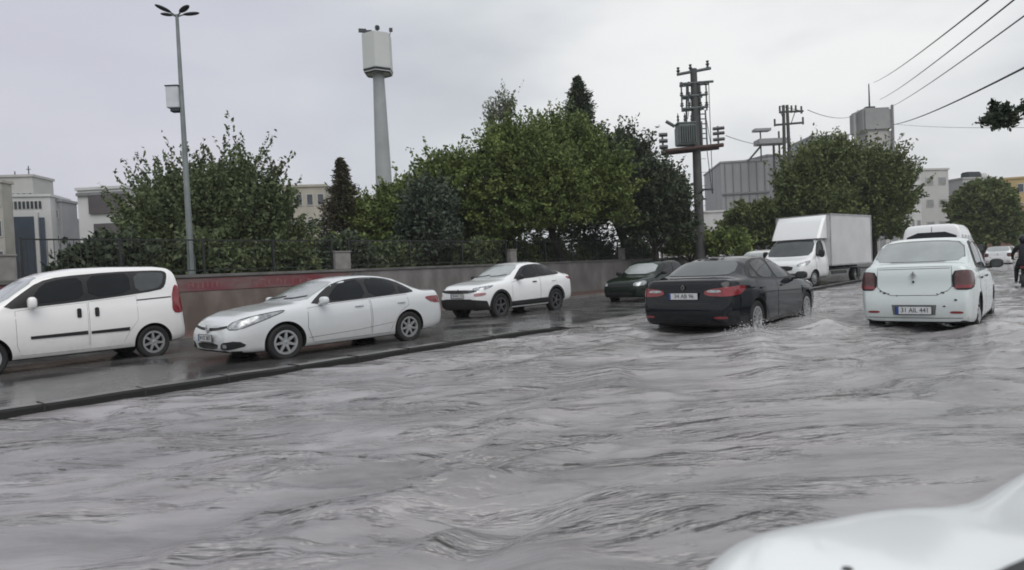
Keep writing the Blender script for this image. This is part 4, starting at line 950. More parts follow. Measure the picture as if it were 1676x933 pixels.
def tree(name, label, base, lm, blobs, shoots, per, leaf, slen=(.5, 1.1), trunk=.16, top_h=None, up=.8, group=None, cat='tree', seed=1, spread=.13, inner=.35, lean=0):
    """blobs: (dx, dy, z, rx, ry, rz) relative to the base; shoots of leaves grow out of each blob"""
    r = np.random.default_rng(seed); root = empty(name, base); tag(root, label, cat, group)
    vol = np.array([b[3]*b[4]*b[5] for b in blobs])**.75; vol = vol/vol.sum()
    pick = r.choice(len(blobs), shoots, p=vol); B = np.array(blobs)[pick]
    d = unit(r.normal(size=(shoots, 3))); rad = inner+(1-inner)*r.random(shoots)**.45
    d[:, 2] = np.where(d[:, 2] < -.55, -d[:, 2], d[:, 2])
    P0 = B[:, :3] + d*B[:, 3:]*rad[:, None]*.86
    # outline is uneven: push some directions out, others in
    ph = r.uniform(0, 6.28, 6); ang = np.arctan2(d[:, 1], d[:, 0])
    lump = 1+.10*np.sin(3*ang+ph[0]+4*d[:, 2])+.08*np.sin(7*ang+ph[1]+9*d[:, 2])+.06*r.normal(size=shoots)
    P0 = B[:, :3]+(P0-B[:, :3])*lump[:, None]
    D = unit(d*np.array([1, 1, .6])+np.array([0, 0, up])+r.normal(size=(shoots, 3))*.28)
    Ls = r.uniform(*slen, shoots)*(.6+.8*(d[:, 2] > .3)*r.random(shoots)+.2)
    t = np.tile(np.linspace(0, 1, per), shoots)+r.normal(size=shoots*per)*.04
    idx = np.repeat(np.arange(shoots), per)
    wdt = spread*(1.15-.75*np.clip(t, 0, 1))
    C = P0[idx]+D[idx]*(Ls[idx]*t)[:, None]+r.normal(size=(shoots*per, 3))*wdt[:, None]
    C[:, 2] += .15*(Ls[idx]*t)**2*.4
    if base[0] < -19:
        keep = ~((C[:, 0]+base[0] > -19.35) & (C[:, 2]+base[2] < 3.1)); C = C[keep]; idx = idx[keep]
    U = unit(D[idx]+r.normal(size=C.shape)*.9); W = unit(np.cross(U, r.normal(size=C.shape)))
    sz = leaf*r.uniform(.55, 1.15, len(C)); U = U*sz[:, None]; W = W*(sz*.5)[:, None]
    sv = r.random(shoots)
    link('crown', quads_mesh('crown', C, U, W, .55*r.random(len(C))+.45*sv[idx]), lm, root)
    bm = bmesh.new()
    top = top_h or min(b[2] for b in blobs)*.7
    add_tube(bm, [(0, 0, -.1), (lean*.3, 0, top*.35), (lean*.6, .05, top*.7), (lean, 0, top)], [trunk*1.35, trunk, trunk*.85, trunk*.7], 10)
    sel = r.choice(shoots, min(shoots, 26 if shoots > 200 else 14), replace=False)
    for i in sel:
        q = P0[i]
        if base[0] < -19 and base[0]+q[0] > -20.2: continue
        a = np.array([lean, 0, top*r.uniform(.6, 1)]); m = (a+q)/2+np.array([0, 0, .15])*np.linalg.norm(q-a)*.5
        add_tube(bm, [a, m, q, q+D[i]*Ls[i]*.9], [trunk*.42, trunk*.26, trunk*.12, .008], 6)
    bmesh.ops.recalc_face_normals(bm, faces=bm.faces)
    bmobj('trunk', bm, BARK, root, 50)
    return root
def conifer(name, label, base, lm, H, rad, n=900, leaf=.1, seed=2, z0=.3, per=26, powr=.8, trunk=.12):
    r = np.random.default_rng(seed); root = empty(name, base); tag(root, label, 'tree')
    h = z0+(H-z0)*r.random(n)**.85; ang = r.uniform(0, 6.28, n)
    R0 = rad*((H-h)/(H-z0))**powr*r.uniform(.5, 1.15, n)*(1+.18*np.sin(h*6.0))+.03
    D = np.stack([np.cos(ang), np.sin(ang), r.uniform(-.15, .35, n)], -1); D = unit(D)
    P0 = np.stack([np.zeros(n), np.zeros(n), h], -1)
    t = np.tile(np.linspace(.15, 1, per), n); idx = np.repeat(np.arange(n), per)
    C = P0[idx]+D[idx]*(R0[idx]*t)[:, None]+r.normal(size=(n*per, 3))*(.07+.04*R0[idx])[:, None]
    C[:, 2] += .18*(t*R0[idx])**2*.3
    U = unit(D[idx]+r.normal(size=C.shape)*.55); W = unit(np.cross(U, r.normal(size=C.shape)))
    sz = leaf*r.uniform(.6, 1.2, len(C)); sv = r.random(n)
    link('crown', quads_mesh('crown', C, U*sz[:, None], W*(sz*.28)[:, None], .5*r.random(len(C))+.5*sv[idx]), lm, root)
    bm = bmesh.new(); add_tube(bm, [(0, 0, -.1), (0, 0, H*.5), (0, 0, H*.97)], [trunk, trunk*.6, .01], 8)
    for i in range(0, n, max(1, n//40)): add_tube(bm, [P0[i], P0[i]+D[i]*R0[i]*.9], [.02, .005], 5)
    bmesh.ops.recalc_face_normals(bm, faces=bm.faces); bmobj('trunk', bm, BARK, root, 50)
    return root
L_DK = leaf_mat('leaf_dark', (.044, .062, .030), (.13, .165, .068))
L_MD = leaf_mat('leaf_mid', (.045, .072, .020), (.18, .23, .06))
L_BL = leaf_mat('leaf_blue', (.035, .052, .036), (.09, .115, .08))
L_RD = leaf_mat('leaf_rusty', (.020, .026, .016), (.075, .06, .03))
L_PN = leaf_mat('leaf_pine', (.024, .036, .022), (.078, .10, .055))
L_FR = leaf_mat('leaf_far', (.044, .068, .024), (.165, .20, .065))
L_YE = leaf_mat('leaf_pale', (.08, .10, .05), (.20, .22, .13))
PG = .95
def tb(px, Z):
    p = at(px, 430, Z); return Vector((p.x, p.y, PG))
# big broadleaf at left
tree('broadleaf_tree', 'big dark broadleaf tree with upright leafy shoots behind the lamp post', tb(345, 25), L_DK,
     [(0, 0, 1.7, 4.2, 3.2, 1.9), (0, -.5, .9, 3.9, 2.6, 1.1), (-1.5, .2, 2.8, 1.7, 1.8, 1.4), (1.1, .5, 2.9, 1.9, 1.8, 1.5), (-2.2, -.6, 2.2, 1.8, 1.6, 1.5), (2.1, .9, 2.0, 1.9, 1.7, 1.5)], 1700, 60, .095, (.45, 1.55), .2, 1.0, up=1.0, seed=11, spread=.085)
conifer('cypress_tree', 'small pointed rusty green conifer between the big broadleaf and the tree mass', tb(566, 31), L_RD, 5.9, 2.5, 620, .12, seed=5, per=26, powr=1.0)
tree('broadleaf_tree', 'bushy yellowish green tree below the tall white mast', tb(655, 31), L_MD,
     [(0, 0, 2.0, 2.5, 2.0, 2.0), (.9, .3, 3.1, 2.0, 1.6, 1.5), (-1.1, -.5, 2.4, 1.5, 1.4, 1.4), (2.6, .8, 3.9, 1.8, 1.5, 1.7)], 1300, 36, .105, (.4, .9), .13, 1.1, up=.5, seed=12)
tree('blue_green_tree', 'small bluish grey green tree standing low in front of the tree mass', tb(705, 28), L_BL,
     [(0, 0, 2.2, 1.3, 1.2, 2.0)], 420, 24, .11, (.3, .7), .1, .8, up=.4, seed=13)
tree('broadleaf_tree', 'widest bright green rounded tree above the white crossover', tb(835, 31), L_MD,
     [(0, 0, 3.6, 3.0, 2.8, 2.9), (0, -.3, 1.3, 3.0, 2.0, 1.4), (-1.3, -.3, 2.4, 2.0, 2.0, 2.0), (1.6, .6, 3.4, 2.4, 2.2, 2.6), (.6, .2, 5.4, 2.2, 2.2, 1.6)], 1900, 40, .10, (.4, 1.0), .2, 1.0, up=.45, seed=14)
tree('broadleaf_tree', 'tall green tree with a leaning dark trunk right of the widest rounded tree', tb(925, 33), L_MD,
     [(.2, 0, 4.3, 2.5, 2.4, 3.2), (1.4, .5, 3.6, 2.2, 2.0, 2.8), (0, 0, 6.2, 1.8, 1.8, 1.5)], 1400, 38, .105, (.4, 1.1), .24, 1.3, up=.6, seed=15, lean=-.5)
conifer('fir_tree', 'tall dark pointed fir rising above the broadleaf trees', tb(958, 40), L_PN, 11.9, 3.7, 1100, .15, seed=6, per=34, powr=.78)
tree('pine_tree', 'dark ragged pine at the right shoulder of the tree mass', tb(1022, 38), L_PN,
     [(0, 0, 4.3, 2.0, 2.0, 3.2), (.2, 0, 6.3, 1.4, 1.3, 1.3)], 1000, 26, .13, (.5, 1.1), .18, 1.5, up=.3, seed=16)
tree('pine_tree', 'dark wide pine beside the transformer pole', tb(1074, 36), L_PN,
     [(0, 0, 2.8, 2.2, 2.0, 2.7), (-.3, 0, 4.3, 1.8, 1.6, 1.5)], 1300, 28, .12, (.4, .9), .18, 1.2, up=.3, seed=17)
tree('poplar_tree', 'thin pale leaved poplar top showing above the widest tree', tb(828, 52), L_YE,
     [(0, 0, 9.5, 1.2, 1.0, 2.6), (-.4, 0, 12.6, .8, .7, .9), (.9, 0, 12.8, .6, .5, .9)], 260, 20, .13, (.5, 1.3), .14, 7.0, up=1.4, seed=18)
tree('shrub', 'low green shrub at the foot of the transformer pole', tb(1130, 40), L_MD, [(0, 0, 1.2, 1.8, 1.5, 1.2), (2.2, 0, 1.0, 1.6, 1.5, 1.0)], 420, 22, .13, (.3, .6), .06, .3, up=.5, seed=19, cat='shrub')
tree('shrub', 'green shrubs filling the gap behind the fence beside the rusty conifer', tb(510, 29), L_MD, [(0, 0, .9, 1.5, 1.2, .9), (2.5, .5, .9, 1.5, 1.2, 1.0)], 350, 20, .13, (.3, .6), .05, .3, up=.4, seed=20, cat='shrub')
tree('shrub', 'dark low shrubs under the blue green tree behind the fence', tb(760, 28), L_DK, [(-2, 0, .7, 1.9, 1.2, .9), (1.2, 1, .8, 1.9, 1.2, .9), (4.4, 3, .7, 2.0, 1.5, .9)], 600, 20, .13, (.3, .6), .05, .3, up=.4, seed=21, cat='shrub')
hl = ['clipped dark hedge plant behind the fence, in the deep shade of the big broadleaf tree', 'clipped dark hedge plant just right of the lamp post behind the fence', 'clipped dark hedge plant left of the wide wall pillar', 'clipped dark hedge plant under the rusty conifer behind the fence',
      'clipped dark hedge plant right of the bluish tree behind the fence', 'clipped dark hedge plant above the front of the white crossover', 'clipped dark hedge plant above the rear of the white crossover', 'clipped dark hedge plant right of the narrow wall pillar', 'clipped dark hedge plant above the dark green small car', 'farthest clipped dark hedge plant, beside the transformer pole']
for i, y_ in enumerate((6.2, 8.9, 11.6, 14.5, 17.6, 20.9, 24.4, 28.2, 33, 38.5)):
    w_ = 1.5+.09*i
    tree('hedge_plant', hl[i], Vector((-20.9-.15*i, y_, PG)), L_DK if i % 3 else L_PN, [(0, 0, .55, .9, w_, .75), (0, .3, 1.0, .7, w_*.8, .55+.25*(i % 2))], 300, 20, .12, (.2, .5), .05, .25, up=.5, seed=40+i, cat='hedge', group='hedge plants behind the fence')
# street trees farther along
def tg(px, Z, z=ROADL):
    p = at(px, 420, Z); return Vector((p.x, p.y, z))
tree('street_tree', 'low green tree right of the transformer pole, in front of the grey block', tg(1225, 47, PG), L_FR,
     [(0, 0, 1.9, 2.0, 1.8, 2.2), (1.4, .5, 2.5, 1.6, 1.4, 1.8)], 700, 24, .17, (.4, .8), .14, 1.0, up=.5, seed=22)
tree('street_tree', 'large spreading tree behind the box truck', tg(1335, 46), L_FR,
     [(0, 0, 5.4, 2.4, 2.4, 3.0), (-.4, 0, 1.8, 2.6, 2.0, 1.9), (.9, 1, 6.9, 1.8, 1.8, 2.1), (0, 0, 3.4, 2.6, 2.4, 1.9)], 2200, 36, .14, (.6, 1.5), .22, 3.0, up=.8, seed=23)
tree('street_tree', 'large loose tree between the box truck and the grey tower', tg(1432, 48), L_FR,
     [(0, 0, 6.2, 2.4, 2.4, 2.4), (1.1, .6, 5.2, 1.6, 1.6, 2.0), (-1.4, 0, 4.2, 2.3, 2.2, 2.6), (0, 0, 3.2, 2.2, 2.0, 1.6)], 1500, 34, .14, (.6, 1.6), .2, 3.2, up=.6, seed=24)
tree('street_tree', 'rounded green tree above the distant parked cars at right', tg(1612, 62), L_FR,
     [(0, 0, 4.8, 3.0, 3.0, 2.6), (.4, 0, 2.6, 2.6, 2.4, 2.0), (0, 0, 6.2, 2.0, 2.0, 1.2)], 1700, 24, .2, (.4, .8), .22, 2.2, up=.4, seed=25)
tree('street_tree', 'small far tree at the right edge behind the rider', tg(1668, 85), L_FR, [(0, 0, 3.6, 2.4, 2.4, 2.2)], 400, 20, .25, (.4, .8), .2, 2.0, up=.4, seed=26)
# branch that reaches in from a tree outside the frame at right
tip = at(1622, 190, 13); mid = at(1655, 186, 13.2); base = at(1880, 110, 14.2)
r = np.random.default_rng(31)
broot = empty('overhanging_tree', (base.x+1.0, base.y+.3, .06)); tag(broot, 'dark leafy branch tip hanging in at the upper right edge', 'tree')
o0 = np.array(broot.location)
bm = bmesh.new(); add_tube(bm, [(0, 0, -.1), (0, .1, 3), (-.2, 0, base.z-.4)], [.2, .16, .12], 10)
path = [np.array(base)-o0, np.array(at(1760, 160, 13.8))-o0, np.array(mid)-o0, np.array(tip)-o0]
add_tube(bm, [np.array([-.2, 0, base.z-.5-.06])] + path, [.1, .06, .035, .018, .006], 7); bmesh.ops.recalc_face_normals(bm, faces=bm.faces)
bmobj('trunk', bm, BARK, broot, 50)
Cs = []
for k in range(60):
    u = r.random()**.7*3.0; i = min(2, int(u)); f = u-i; p = path[i]*(1-f)+path[i+1]*f
    n = 50; dd = unit(r.normal(size=3)*np.array([.7, .7, .9])+np.array([0, 0, -.35])); ll = r.uniform(.15, .42)
    if i == 2 and f > .35: ll *= .8
    Cs.append(p+dd*np.linspace(0, ll, n)[:, None]+r.normal(size=(n, 3))*.035)
p_ = np.array([-.2, 0, base.z]); Cs.append(p_+unit(r.normal(size=(5000, 3)))*r.uniform(.3, 1, (5000, 1))*np.array([1.6, 1.6, 1.5])+np.array([.8, 0, .6]))
C = np.concatenate(Cs); U = unit(r.normal(size=C.shape)); W = unit(np.cross(U, r.normal(size=C.shape)))
link('crown', quads_mesh('crown', C, U*.055, W*.028, r.random(len(C))*.4), L_PN, broot)

# ---------------------------------------------------------------- lamp post, mast, poles
STEEL = mat('galvanised', (.24, .27, .27), .5, metal=.3, var=.3, scale=2)
DKM = mat('dark_fitting', (.03, .035, .045), .45, var=.3)
lp = tb(313, 18.9); 
zt = zrow(290, 24, lp.x, lp.y)
lamp = empty('street_lamp', (lp.x, lp.y, PG)); tag(lamp, 'tall tapering steel lamp post with four dark flat lamp heads', 'street lamp')
h = zt-PG
tube('pole', [(0, 0, 0), (0, 0, h*.45), (0, 0, h)], [.10, .078, .045], STEEL, lamp, 14)
tube('base_sleeve', [(0, 0, 0), (0, 0, 1.2)], [.115, .11], STEEL, lamp, 14)
Rv = Vector((math.cos(YAW), math.sin(YAW), 0)); Fv = Vector((-math.sin(YAW), math.cos(YAW), 0))
for k, (a, b_) in enumerate(((-1, .35), (1, .45), (-.62, -.75), (.95, -.6))):
    d = (Rv*a+Fv*b_).normalized()
    tube('arm', [(0, 0, h-.06), tuple(d*.22+Vector((0, 0, h+.04)))], .022, STEEL, lamp, 8)
    bm = bmesh.new(); g = bmesh.ops.create_icosphere(bm, subdivisions=3, radius=.5)
    ang = math.atan2(d.y, d.x)
    bmesh.ops.transform(bm, matrix=Matrix.Translation(d*.38+Vector((0, 0, h+.07))) @ Matrix.Rotation(ang, 4, 'Z') @ Matrix.Rotation(-.22, 4, 'Y') @ Matrix.Diagonal((.46, .19, .09, 1)), verts=g['verts'])
    bmobj('lamp_head', bm, DKM, lamp, 60)
cb = at(286, 162, 18.9)
bxr = empty('equipment_box', (lp.x, lp.y, cb.z)); tag(bxr, 'small white equipment cabinet strapped to the lamp post', 'box')
vv = -Rv*.22
box('cabinet', tuple(vv), (.36, .26, .62), mat('white_box', (.62, .64, .68), .5, var=.15), bxr, rz=YAW, bev=.015)
box('bracket', tuple(-Rv*.06+Vector((0, 0, -.2))), (.14, .08, .06), DKM, bxr, rz=YAW)
box('lower_unit', tuple(vv+Rv*.04+Vector((0, 0, -.37))), (.26, .2, .1), DKM, bxr, rz=YAW, bev=.01)
box('sticker', tuple(vv-Fv*.134+Vector((-.03, 0, .1))), (.07, .004, .07), DKM, bxr, rz=YAW)
box('top_lid', tuple(vv+Vector((0, 0, .325))), (.40, .30, .03), DKM, bxr, rz=YAW, bev=.008)

mp_ = at(636, 450, 60); mt = zrow(627, 116, mp_.x, mp_.y)
mast = empty('telecom_mast', (mp_.x, mp_.y, PG)); tag(mast, 'tall pale mast with a boxy antenna shroud on top', 'mast')
tube('column', [(0, 0, 0), (0, 0, mt*.5), (0, 0, mt-.6)], [.95, .72, .50], mat('mast_grey', (.34, .36, .37), .55, var=.15, scale=.7), mast, 20)
bxw = mat('shroud', (.56, .58, .57), .6, var=.08, scale=.5)
bm = bmesh.new(); prof_ = [(1.38, -.3), (1.44, .1), (1.42, 3.2)]
rings = [[bm.verts.new((rr*math.cos(R_(a)), rr*math.sin(R_(a)), mt+hh)) for a in (35, 80, 125, 170, 215, 260, 305, 350)] for rr, hh in prof_]
rings = []
for rr, hh in prof_:
    rings.append([bm.verts.new((rr*math.cos(R_(k*60+12)), rr*math.sin(R_(k*60+12)), mt-PG+hh)) for k in range(6)])
for i in range(2):
    for k in range(6): bm.faces.new((rings[i][k], rings[i][(k+1) % 6], rings[i+1][(k+1) % 6], rings[i+1][k]))
bm.faces.new(rings[0]); bm.faces.new(rings[2])
for v in [v for v in bm.verts if not v.link_faces]: bm.verts.remove(v)
bmesh.ops.recalc_face_normals(bm, faces=bm.faces); bmobj('shroud', bm, bxw, mast)
bm = bmesh.new(); add_lathe(bm, [(1.2, mt-PG-.42), (1.36, mt-PG-.32), (1.46, mt-PG-.02)], 6); bmesh.ops.rotate(bm, verts=bm.verts, cent=(0, 0, 0), matrix=Matrix.Rotation(R_(12), 3, 'Z')); bmobj('shroud_skirt', bm, DKM, mast)
tz = mt-PG+3.2
for k, (a, hh) in enumerate(((-1.15, .55), (.1, .75), (1.2, .5))):
    p = Rv*a; tube('top_bracket', [tuple(p+Vector((0, 0, tz-.1))), tuple(p*1.12+Vector((0, 0, tz+hh)))], .035, DKM, mast, 6)
    if k != 1: box('top_antenna', tuple(p*1.12+Vector((0, 0, tz+hh))), (.7 if k == 0 else .3, .25, .30), DKM, mast, rz=YAW+.3)
    else: box('top_antenna', tuple(p+Vector((0, 0, tz+hh))), (.38, .38, .42), DKM, mast, bev=.08)
box('top_equipment', tuple(Rv*-.75+Vector((0, 0, tz+.22))), (.7, .5, .55), DKM, mast, rz=YAW)

POLE = mat('pole_concrete', (.085, .085, .085), .8, var=.35, scale=2)
PGR = mat('pole_greygreen', (.12, .14, .145), .6, var=.3)
RST = mat('rusty_beam', (.085, .05, .045), .8, var=.4, scale=4)
INS = mat('insulator', (.07, .07, .075), .3, var=.4)
ZT = 38.0
pb = tb(1147, ZT)
tp = empty('transformer_pole', (pb.x, pb.y, PG)); tag(tp, 'tall electricity pole carrying a grey transformer on a platform', 'utility pole')
def hz(py): return zrow(1142, py, pb.x, pb.y)-PG
s_ = ZT/1050
tube('pole', [(0, 0, 0), (0, 0, hz(245)), (0, 0, hz(112))], [.29, .24, .19], POLE, tp, 12)
PX = lambda px: Rv*((px-1142)*s_)
def bar(name, px0, py0, px1, py1, rad, m, dep=0, parent=None): return tube(name, [tuple(PX(px0)+Fv*dep+Vector((0, 0, hz(py0)))), tuple(PX(px1)+Fv*dep+Vector((0, 0, hz(py1))))], rad, m, parent or tp, 8)
bar('crossarm', 1115, 120, 1170, 112, .09, PGR)
for px, py in ((1117, 122), (1137, 118), (1165, 113)): 
    bm = bmesh.new(); c_ = PX(px)+Vector((0, 0, hz(py)))
    add_lathe(bm, [(.03, 0), (.10, .1), (.05, .18), (.12, .28), (.05, .36), (.10, .46), (.03, .5)], 10, 'Z', 0, c_); bmobj('insulator', bm, INS, tp, 50)
for py, a, b_ in ((137, 1118, 1172), (158, 1120, 1160), (178, 1120, 1162)):
    bar('crossarm', a, py, b_, py-2, .075, PGR, -.15); bar('crossarm', a+2, py+1, b_-4, py-1, .06, PGR, .2)
for px in (1120, 1132, 1150, 1160):
    for q in range(3):
        c_ = PX(px)-Fv*.15+Vector((0, 0, hz(172-q*17))); bm = bmesh.new()
        add_lathe(bm, [(.02, -.1), (.11, -.05), (.11, .0), (.05, .05), (.11, .1), (.02, .16)], 10, 'Z', 0, c_); bmobj('fuse_insulator', bm, INS, tp, 50)
for fx in (1120, 1131, 1150, 1160):
    bar('fuse_frame', fx, 182, fx, 136, .05, PGR, -.15)
bar('fuse_frame', 1128, 212, 1132, 136, .06, PGR, .2); bar('fuse_frame', 1152, 238, 1150, 136, .06, PGR, .2)
bar('ladder_rail', 1150, 240, 1150, 200, .05, PGR, -.2); bar('ladder_rail', 1158, 240, 1157, 182, .05, PGR, -.2)
for py in (188, 196, 204, 212, 220, 228): bar('ladder_rung', 1149, py, 1158, py, .035, PGR, -.2)
bar('cable', 1165, 135, 1165, 318, .022, DKM, -.1); bar('cable', 1157, 180, 1165, 240, .02, DKM, -.1); bar('cable', 1158, 245, 1164, 318, .022, DKM, -.1)
bar('cable', 1140, 130, 1128, 195, .02, DKM, -.2); bar('cable', 1150, 178, 1136, 200, .02, DKM, -.2)
bar('platform_beam', 1088, 247, 1182, 241, .12, RST, -.42); bar('platform_beam', 1088, 247, 1182, 241, .12, RST, .42)
bar('platform_upright', 1088, 246, 1087, 215, .06, PGR, 0); bar('platform_upright', 1178, 241, 1178, 208, .06, PGR, 0)
for py in (218, 228, 238): bar('side_insulator', 1082, py, 1095, py, .12, INS)
for py in (212, 220, 230): bar('side_insulator', 1170, py, 1188, py-1, .10, INS)
bar('side_arm', 1094, 196, 1108, 205, .10, PGR)
# transformer tank with cooling fins and bushings
c_ = PX(1124)+Fv*-.1; z0, z1 = hz(238), hz(203)
bm = bmesh.new(); add_box(bm, tuple(c_+Vector((0, 0, (z0+z1)/2))), (1.0, .8, z1-z0), YAW, .04)
for k in range(8):
    for sg in (-1, 1): add_box(bm, tuple(c_+Rv*((k-3.5)*.13)+Fv*sg*.5+Vector((0, 0, (z0+z1)/2-.03))), (.03, .22, (z1-z0)*.8), YAW)
add_box(bm, tuple(c_+Vector((0, 0, z1+.03))), (1.1, .9, .06), YAW)
bmobj('transformer', bm, mat('transformer_grey', (.17, .20, .20), .5, var=.25), tp, 40)
for px, q in ((1113, 18), (1124, 22), (1135, 18)):
    bm = bmesh.new(); add_lathe(bm, [(.03, 0), (.09, .05), (.045, .14), (.085, .22), (.04, .32), (.08, .4), (.035, .5), (.015, .62)], 10, 'Z', 0, PX(px)-Fv*.1+Vector((0, 0, z1+.05))); bmobj('bushing', bm, INS, tp, 50)
bar('band', 1138, 311, 1166, 311, .06, POLE, -.1)
for q in range(1, 12): bar('step', 1139, 250+q*11, 1155, 250+q*11, .012, DKM, -.18) if q % 2 else None

ZP = 60.0; pb2 = tb(1294, ZP)
hp = empty('power_pole', (pb2.x, pb2.y, PG)); tag(hp, 'distant double legged power pole with crossarms', 'utility pole')
def hz2(py): return zrow(1294, py, pb2.x, pb2.y)-PG
P2 = lambda px: Rv*((px-1294)*ZP/1050)
def bar2(name, a, b_, c, d, rad, m=POLE): return tube(name, [tuple(P2(a)+Vector((0, 0, hz2(b_)))), tuple(P2(c)+Vector((0, 0, hz2(d))))], rad, m, hp, 8)
h0 = hz2(171)
tube('leg', [tuple(P2(1288)), tuple(P2(1291)+Vector((0, 0, h0)))], [.2, .14], POLE, hp); tube('leg', [tuple(P2(1300)), tuple(P2(1297)+Vector((0, 0, h0)))], [.2, .14], POLE, hp)
bar2('crossarm', 1284, 182, 1323, 182, .10); bar2('crossarm', 1275, 203, 1323, 201, .10)
for px, py in ((1285, 176), (1304, 176), (1320, 178), (1276, 197), (1322, 196), (1311, 176)): bar2('insulator', px, py+8, px, py-4, .09, INS)
bar2('brace', 1286, 182, 1294, 203, .04); bar2('brace', 1310, 182, 1302, 203, .04); bar2('brace', 1285, 172, 1318, 181, .03)

# ---------------------------------------------------------------- overhead wires
WIRE = mat('wire', (.06, .06, .065), .6, var=.3)
WIREB = mat('wire_black', (.025, .025, .03), .6, var=.3)
def wire(a, b_, rad, label, sag=.25, m=WIRE):
    a = Vector(a); b_ = Vector(b_)
    pts = [a.lerp(b_, t/16)-Vector((0, 0, 4*sag*(t/16)*(1-t/16))) for t in range(17)]
    tag(tube('overhead_wire', pts, rad, m, None, 6), label, 'wire', 'overhead wires crossing the sky')
wire(at(1430, 135, 75), at(1680, -50, 12), .022, 'uppermost of the three thin wires fanning to the upper right corner')
wire(at(1440, 163, 75), at(1740, -65, 12), .022, 'middle of the three thin wires fanning to the upper right corner')
wire(at(1452, 178, 75), at(1800, -65, 12), .022, 'lowest of the three thin wires fanning to the upper right corner')
wire(at(1462, 204, 70), at(1860, 15, 12), .035, 'thick dark twisted cable running down from the right edge to the grey tower', .35, WIREB)
wire(at(1322, 180, 60), at(1396, 190, 95), .03, 'thin wires from the distant double pole to the grey tower', .5)
wire(at(1188, 222, 38), at(1280, 236, 60), .018, 'thin wire from the transformer platform to the distant double pole', .3)
wire(at(1462, 203, 95), at(1800, 206, 40), .02, 'faint level wire crossing the sky right of the grey tower', .3)

# ---------------------------------------------------------------- buildings
WINM = mat('window_dark', (.05, .06, .07), .15, spec=.8, var=.4, scale=.8)
FRM = mat('window_frame', (.5, .5, .5), .6, var=.2)
def building(name, label, pxl, pxr, pytop, Z, wallm, depth=10, yaw=0, floors=0, cols=0, win=(.55, .5), base=0.0, roof=None, wm_=WINM, cat='building', parapet=True, skip=()):
    pc = at((pxl+pxr)/2, 430, Z); W = (pxr-pxl)*Z/1050; zt = zrow((pxl+pxr)/2, pytop, pc.x, pc.y)
    root = empty(name, (pc.x, pc.y, base), YAW+yaw); tag(root, label, cat)
    H = zt-base
    box('wall', (0, depth/2, H/2), (W, depth, H), wallm, root)
    if parapet: box('parapet', (0, depth/2, H+.12), (W+.3, depth+.3, .28), roof or wallm, root)
    for f in range(floors):
        for c in range(cols):
            if (f, c) in skip: continue
            cw = W/cols; fh = H/max(1, floors)
            x = -W/2+cw*(c+.5); z = fh*(f+.5)
            w = box('window', (x, -.03, z), (cw*win[0]+.2, .10, fh*win[1]+.2), FRM, root)
            box('pane', (x, -.07, z), (cw*win[0], .06, fh*win[1]), wm_, w)
    return root, W, H
CON = mat('pale_render', (.50, .49, .48), .8, var=.18, scale=.4)
CON2 = mat('white_render', (.60, .60, .60), .8, var=.12, scale=.3)
BLU = mat('blue_cladding', (.055, .075, .11), .35, var=.3, scale=.5)
BRN = mat('brown_glazing', (.09, .075, .08), .3, var=.4, scale=.6)
GRY = mat('grey_panels', (.33, .33, .335), .6, col2=(.27, .27, .28), scale=.5, stretch=(1, 1, .15))
# left group
r_, W, H = building('apartment_building', 'pale building with a dark blue glass front at the far left', 20, 84, 322, 70, CON2, 5, .25, 0, 0)
box('blue_front', (-W*.12, -.15, H*.40), (W*.52, .3, H*.82), BLU, r_); box('white_column', (W*.19, -.2, H*.42), (W*.08, .4, H*.86), CON2, r_); box('blue_strip', (W*.30, -.12, H*.40), (W*.10, .24, H*.8), BLU, r_)
for k in range(8): w = box('window', (-W*.36+k*W*.09, -.04, H*.92), (W*.055, .1, H*.07), WINM, r_)
r2, W2, H2 = building('penthouse', 'set back pale top storey with aerials at the far left', 6, 60, 290, 76, CON, 4, .1, 3, 6, (.5, .2))
tube('aerial', [(W2*.1, 2, H2), (W2*.1, 2, H2+1.6)], .06, DKM, r2, 6); tube('aerial', [(-W2*.3, 2, H2), (-W2*.3, 2, H2+1.0)], .06, DKM, r2, 6); tube('aerial_arm', [(W2*.04, 2, H2+1.2), (W2*.16, 2, H2+1.2)], .05, DKM, r2, 6)
building('apartment_building', 'cream building cut off by the left edge of the picture', -60, 8, 300, 64, mat('cream_render', (.42, .40, .36), .8, var=.25, scale=.5), 1.5, .1, 4, 4)
building('office_building', 'narrow grey building right of the blue fronted one', 88, 106, 330, 72, mat('grey_render2', (.33, .33, .35), .8, var=.15, scale=.5), 3, .1, 4, 1, (.3, .3))
r3, W3, H3 = building('office_building', 'white building with a dark brown window band beside the big broadleaf tree', 132, 215, 310, 66, CON2, 10, -.05, 0, 0)
box('window_band', (.12*W3, -.12, H3*.86), (W3*.74, .3, H3*.16), BRN, r3); box('window_band', (.1*W3, -.1, H3*.62), (W3*.55, .25, H3*.14), BRN, r3); box('fascia', (0, -.1, H3*.96), (W3*1.0, .3, .3), mat('grey_fascia', (.2, .2, .21), .5, var=.2), r3)
for k in range(3): box('window', (-W3*.2+k*W3*.22, -.05, H3*.30), (W3*.12, .14, H3*.18), WINM, r3)
building('low_house', 'low grey house between the two pale office blocks', 104, 150, 362, 80, mat('grey_render2', (.33, .33, .35)), 8, 0, 1, 3, (.4, .3))
building('apartment_building', 'cream house showing right of the big broadleaf tree', 470, 538, 306, 75, mat('cream_wall', (.45, .42, .36), .8, var=.2, scale=.5), 9, .15, 4, 4, (.5, .4))
building('apartment_building', 'pale strip of a far house left of the tree mass', 585, 640, 325, 90, mat('cream_wall', (.45, .42, .36)), 9, .1, 3, 3, (.5, .4))
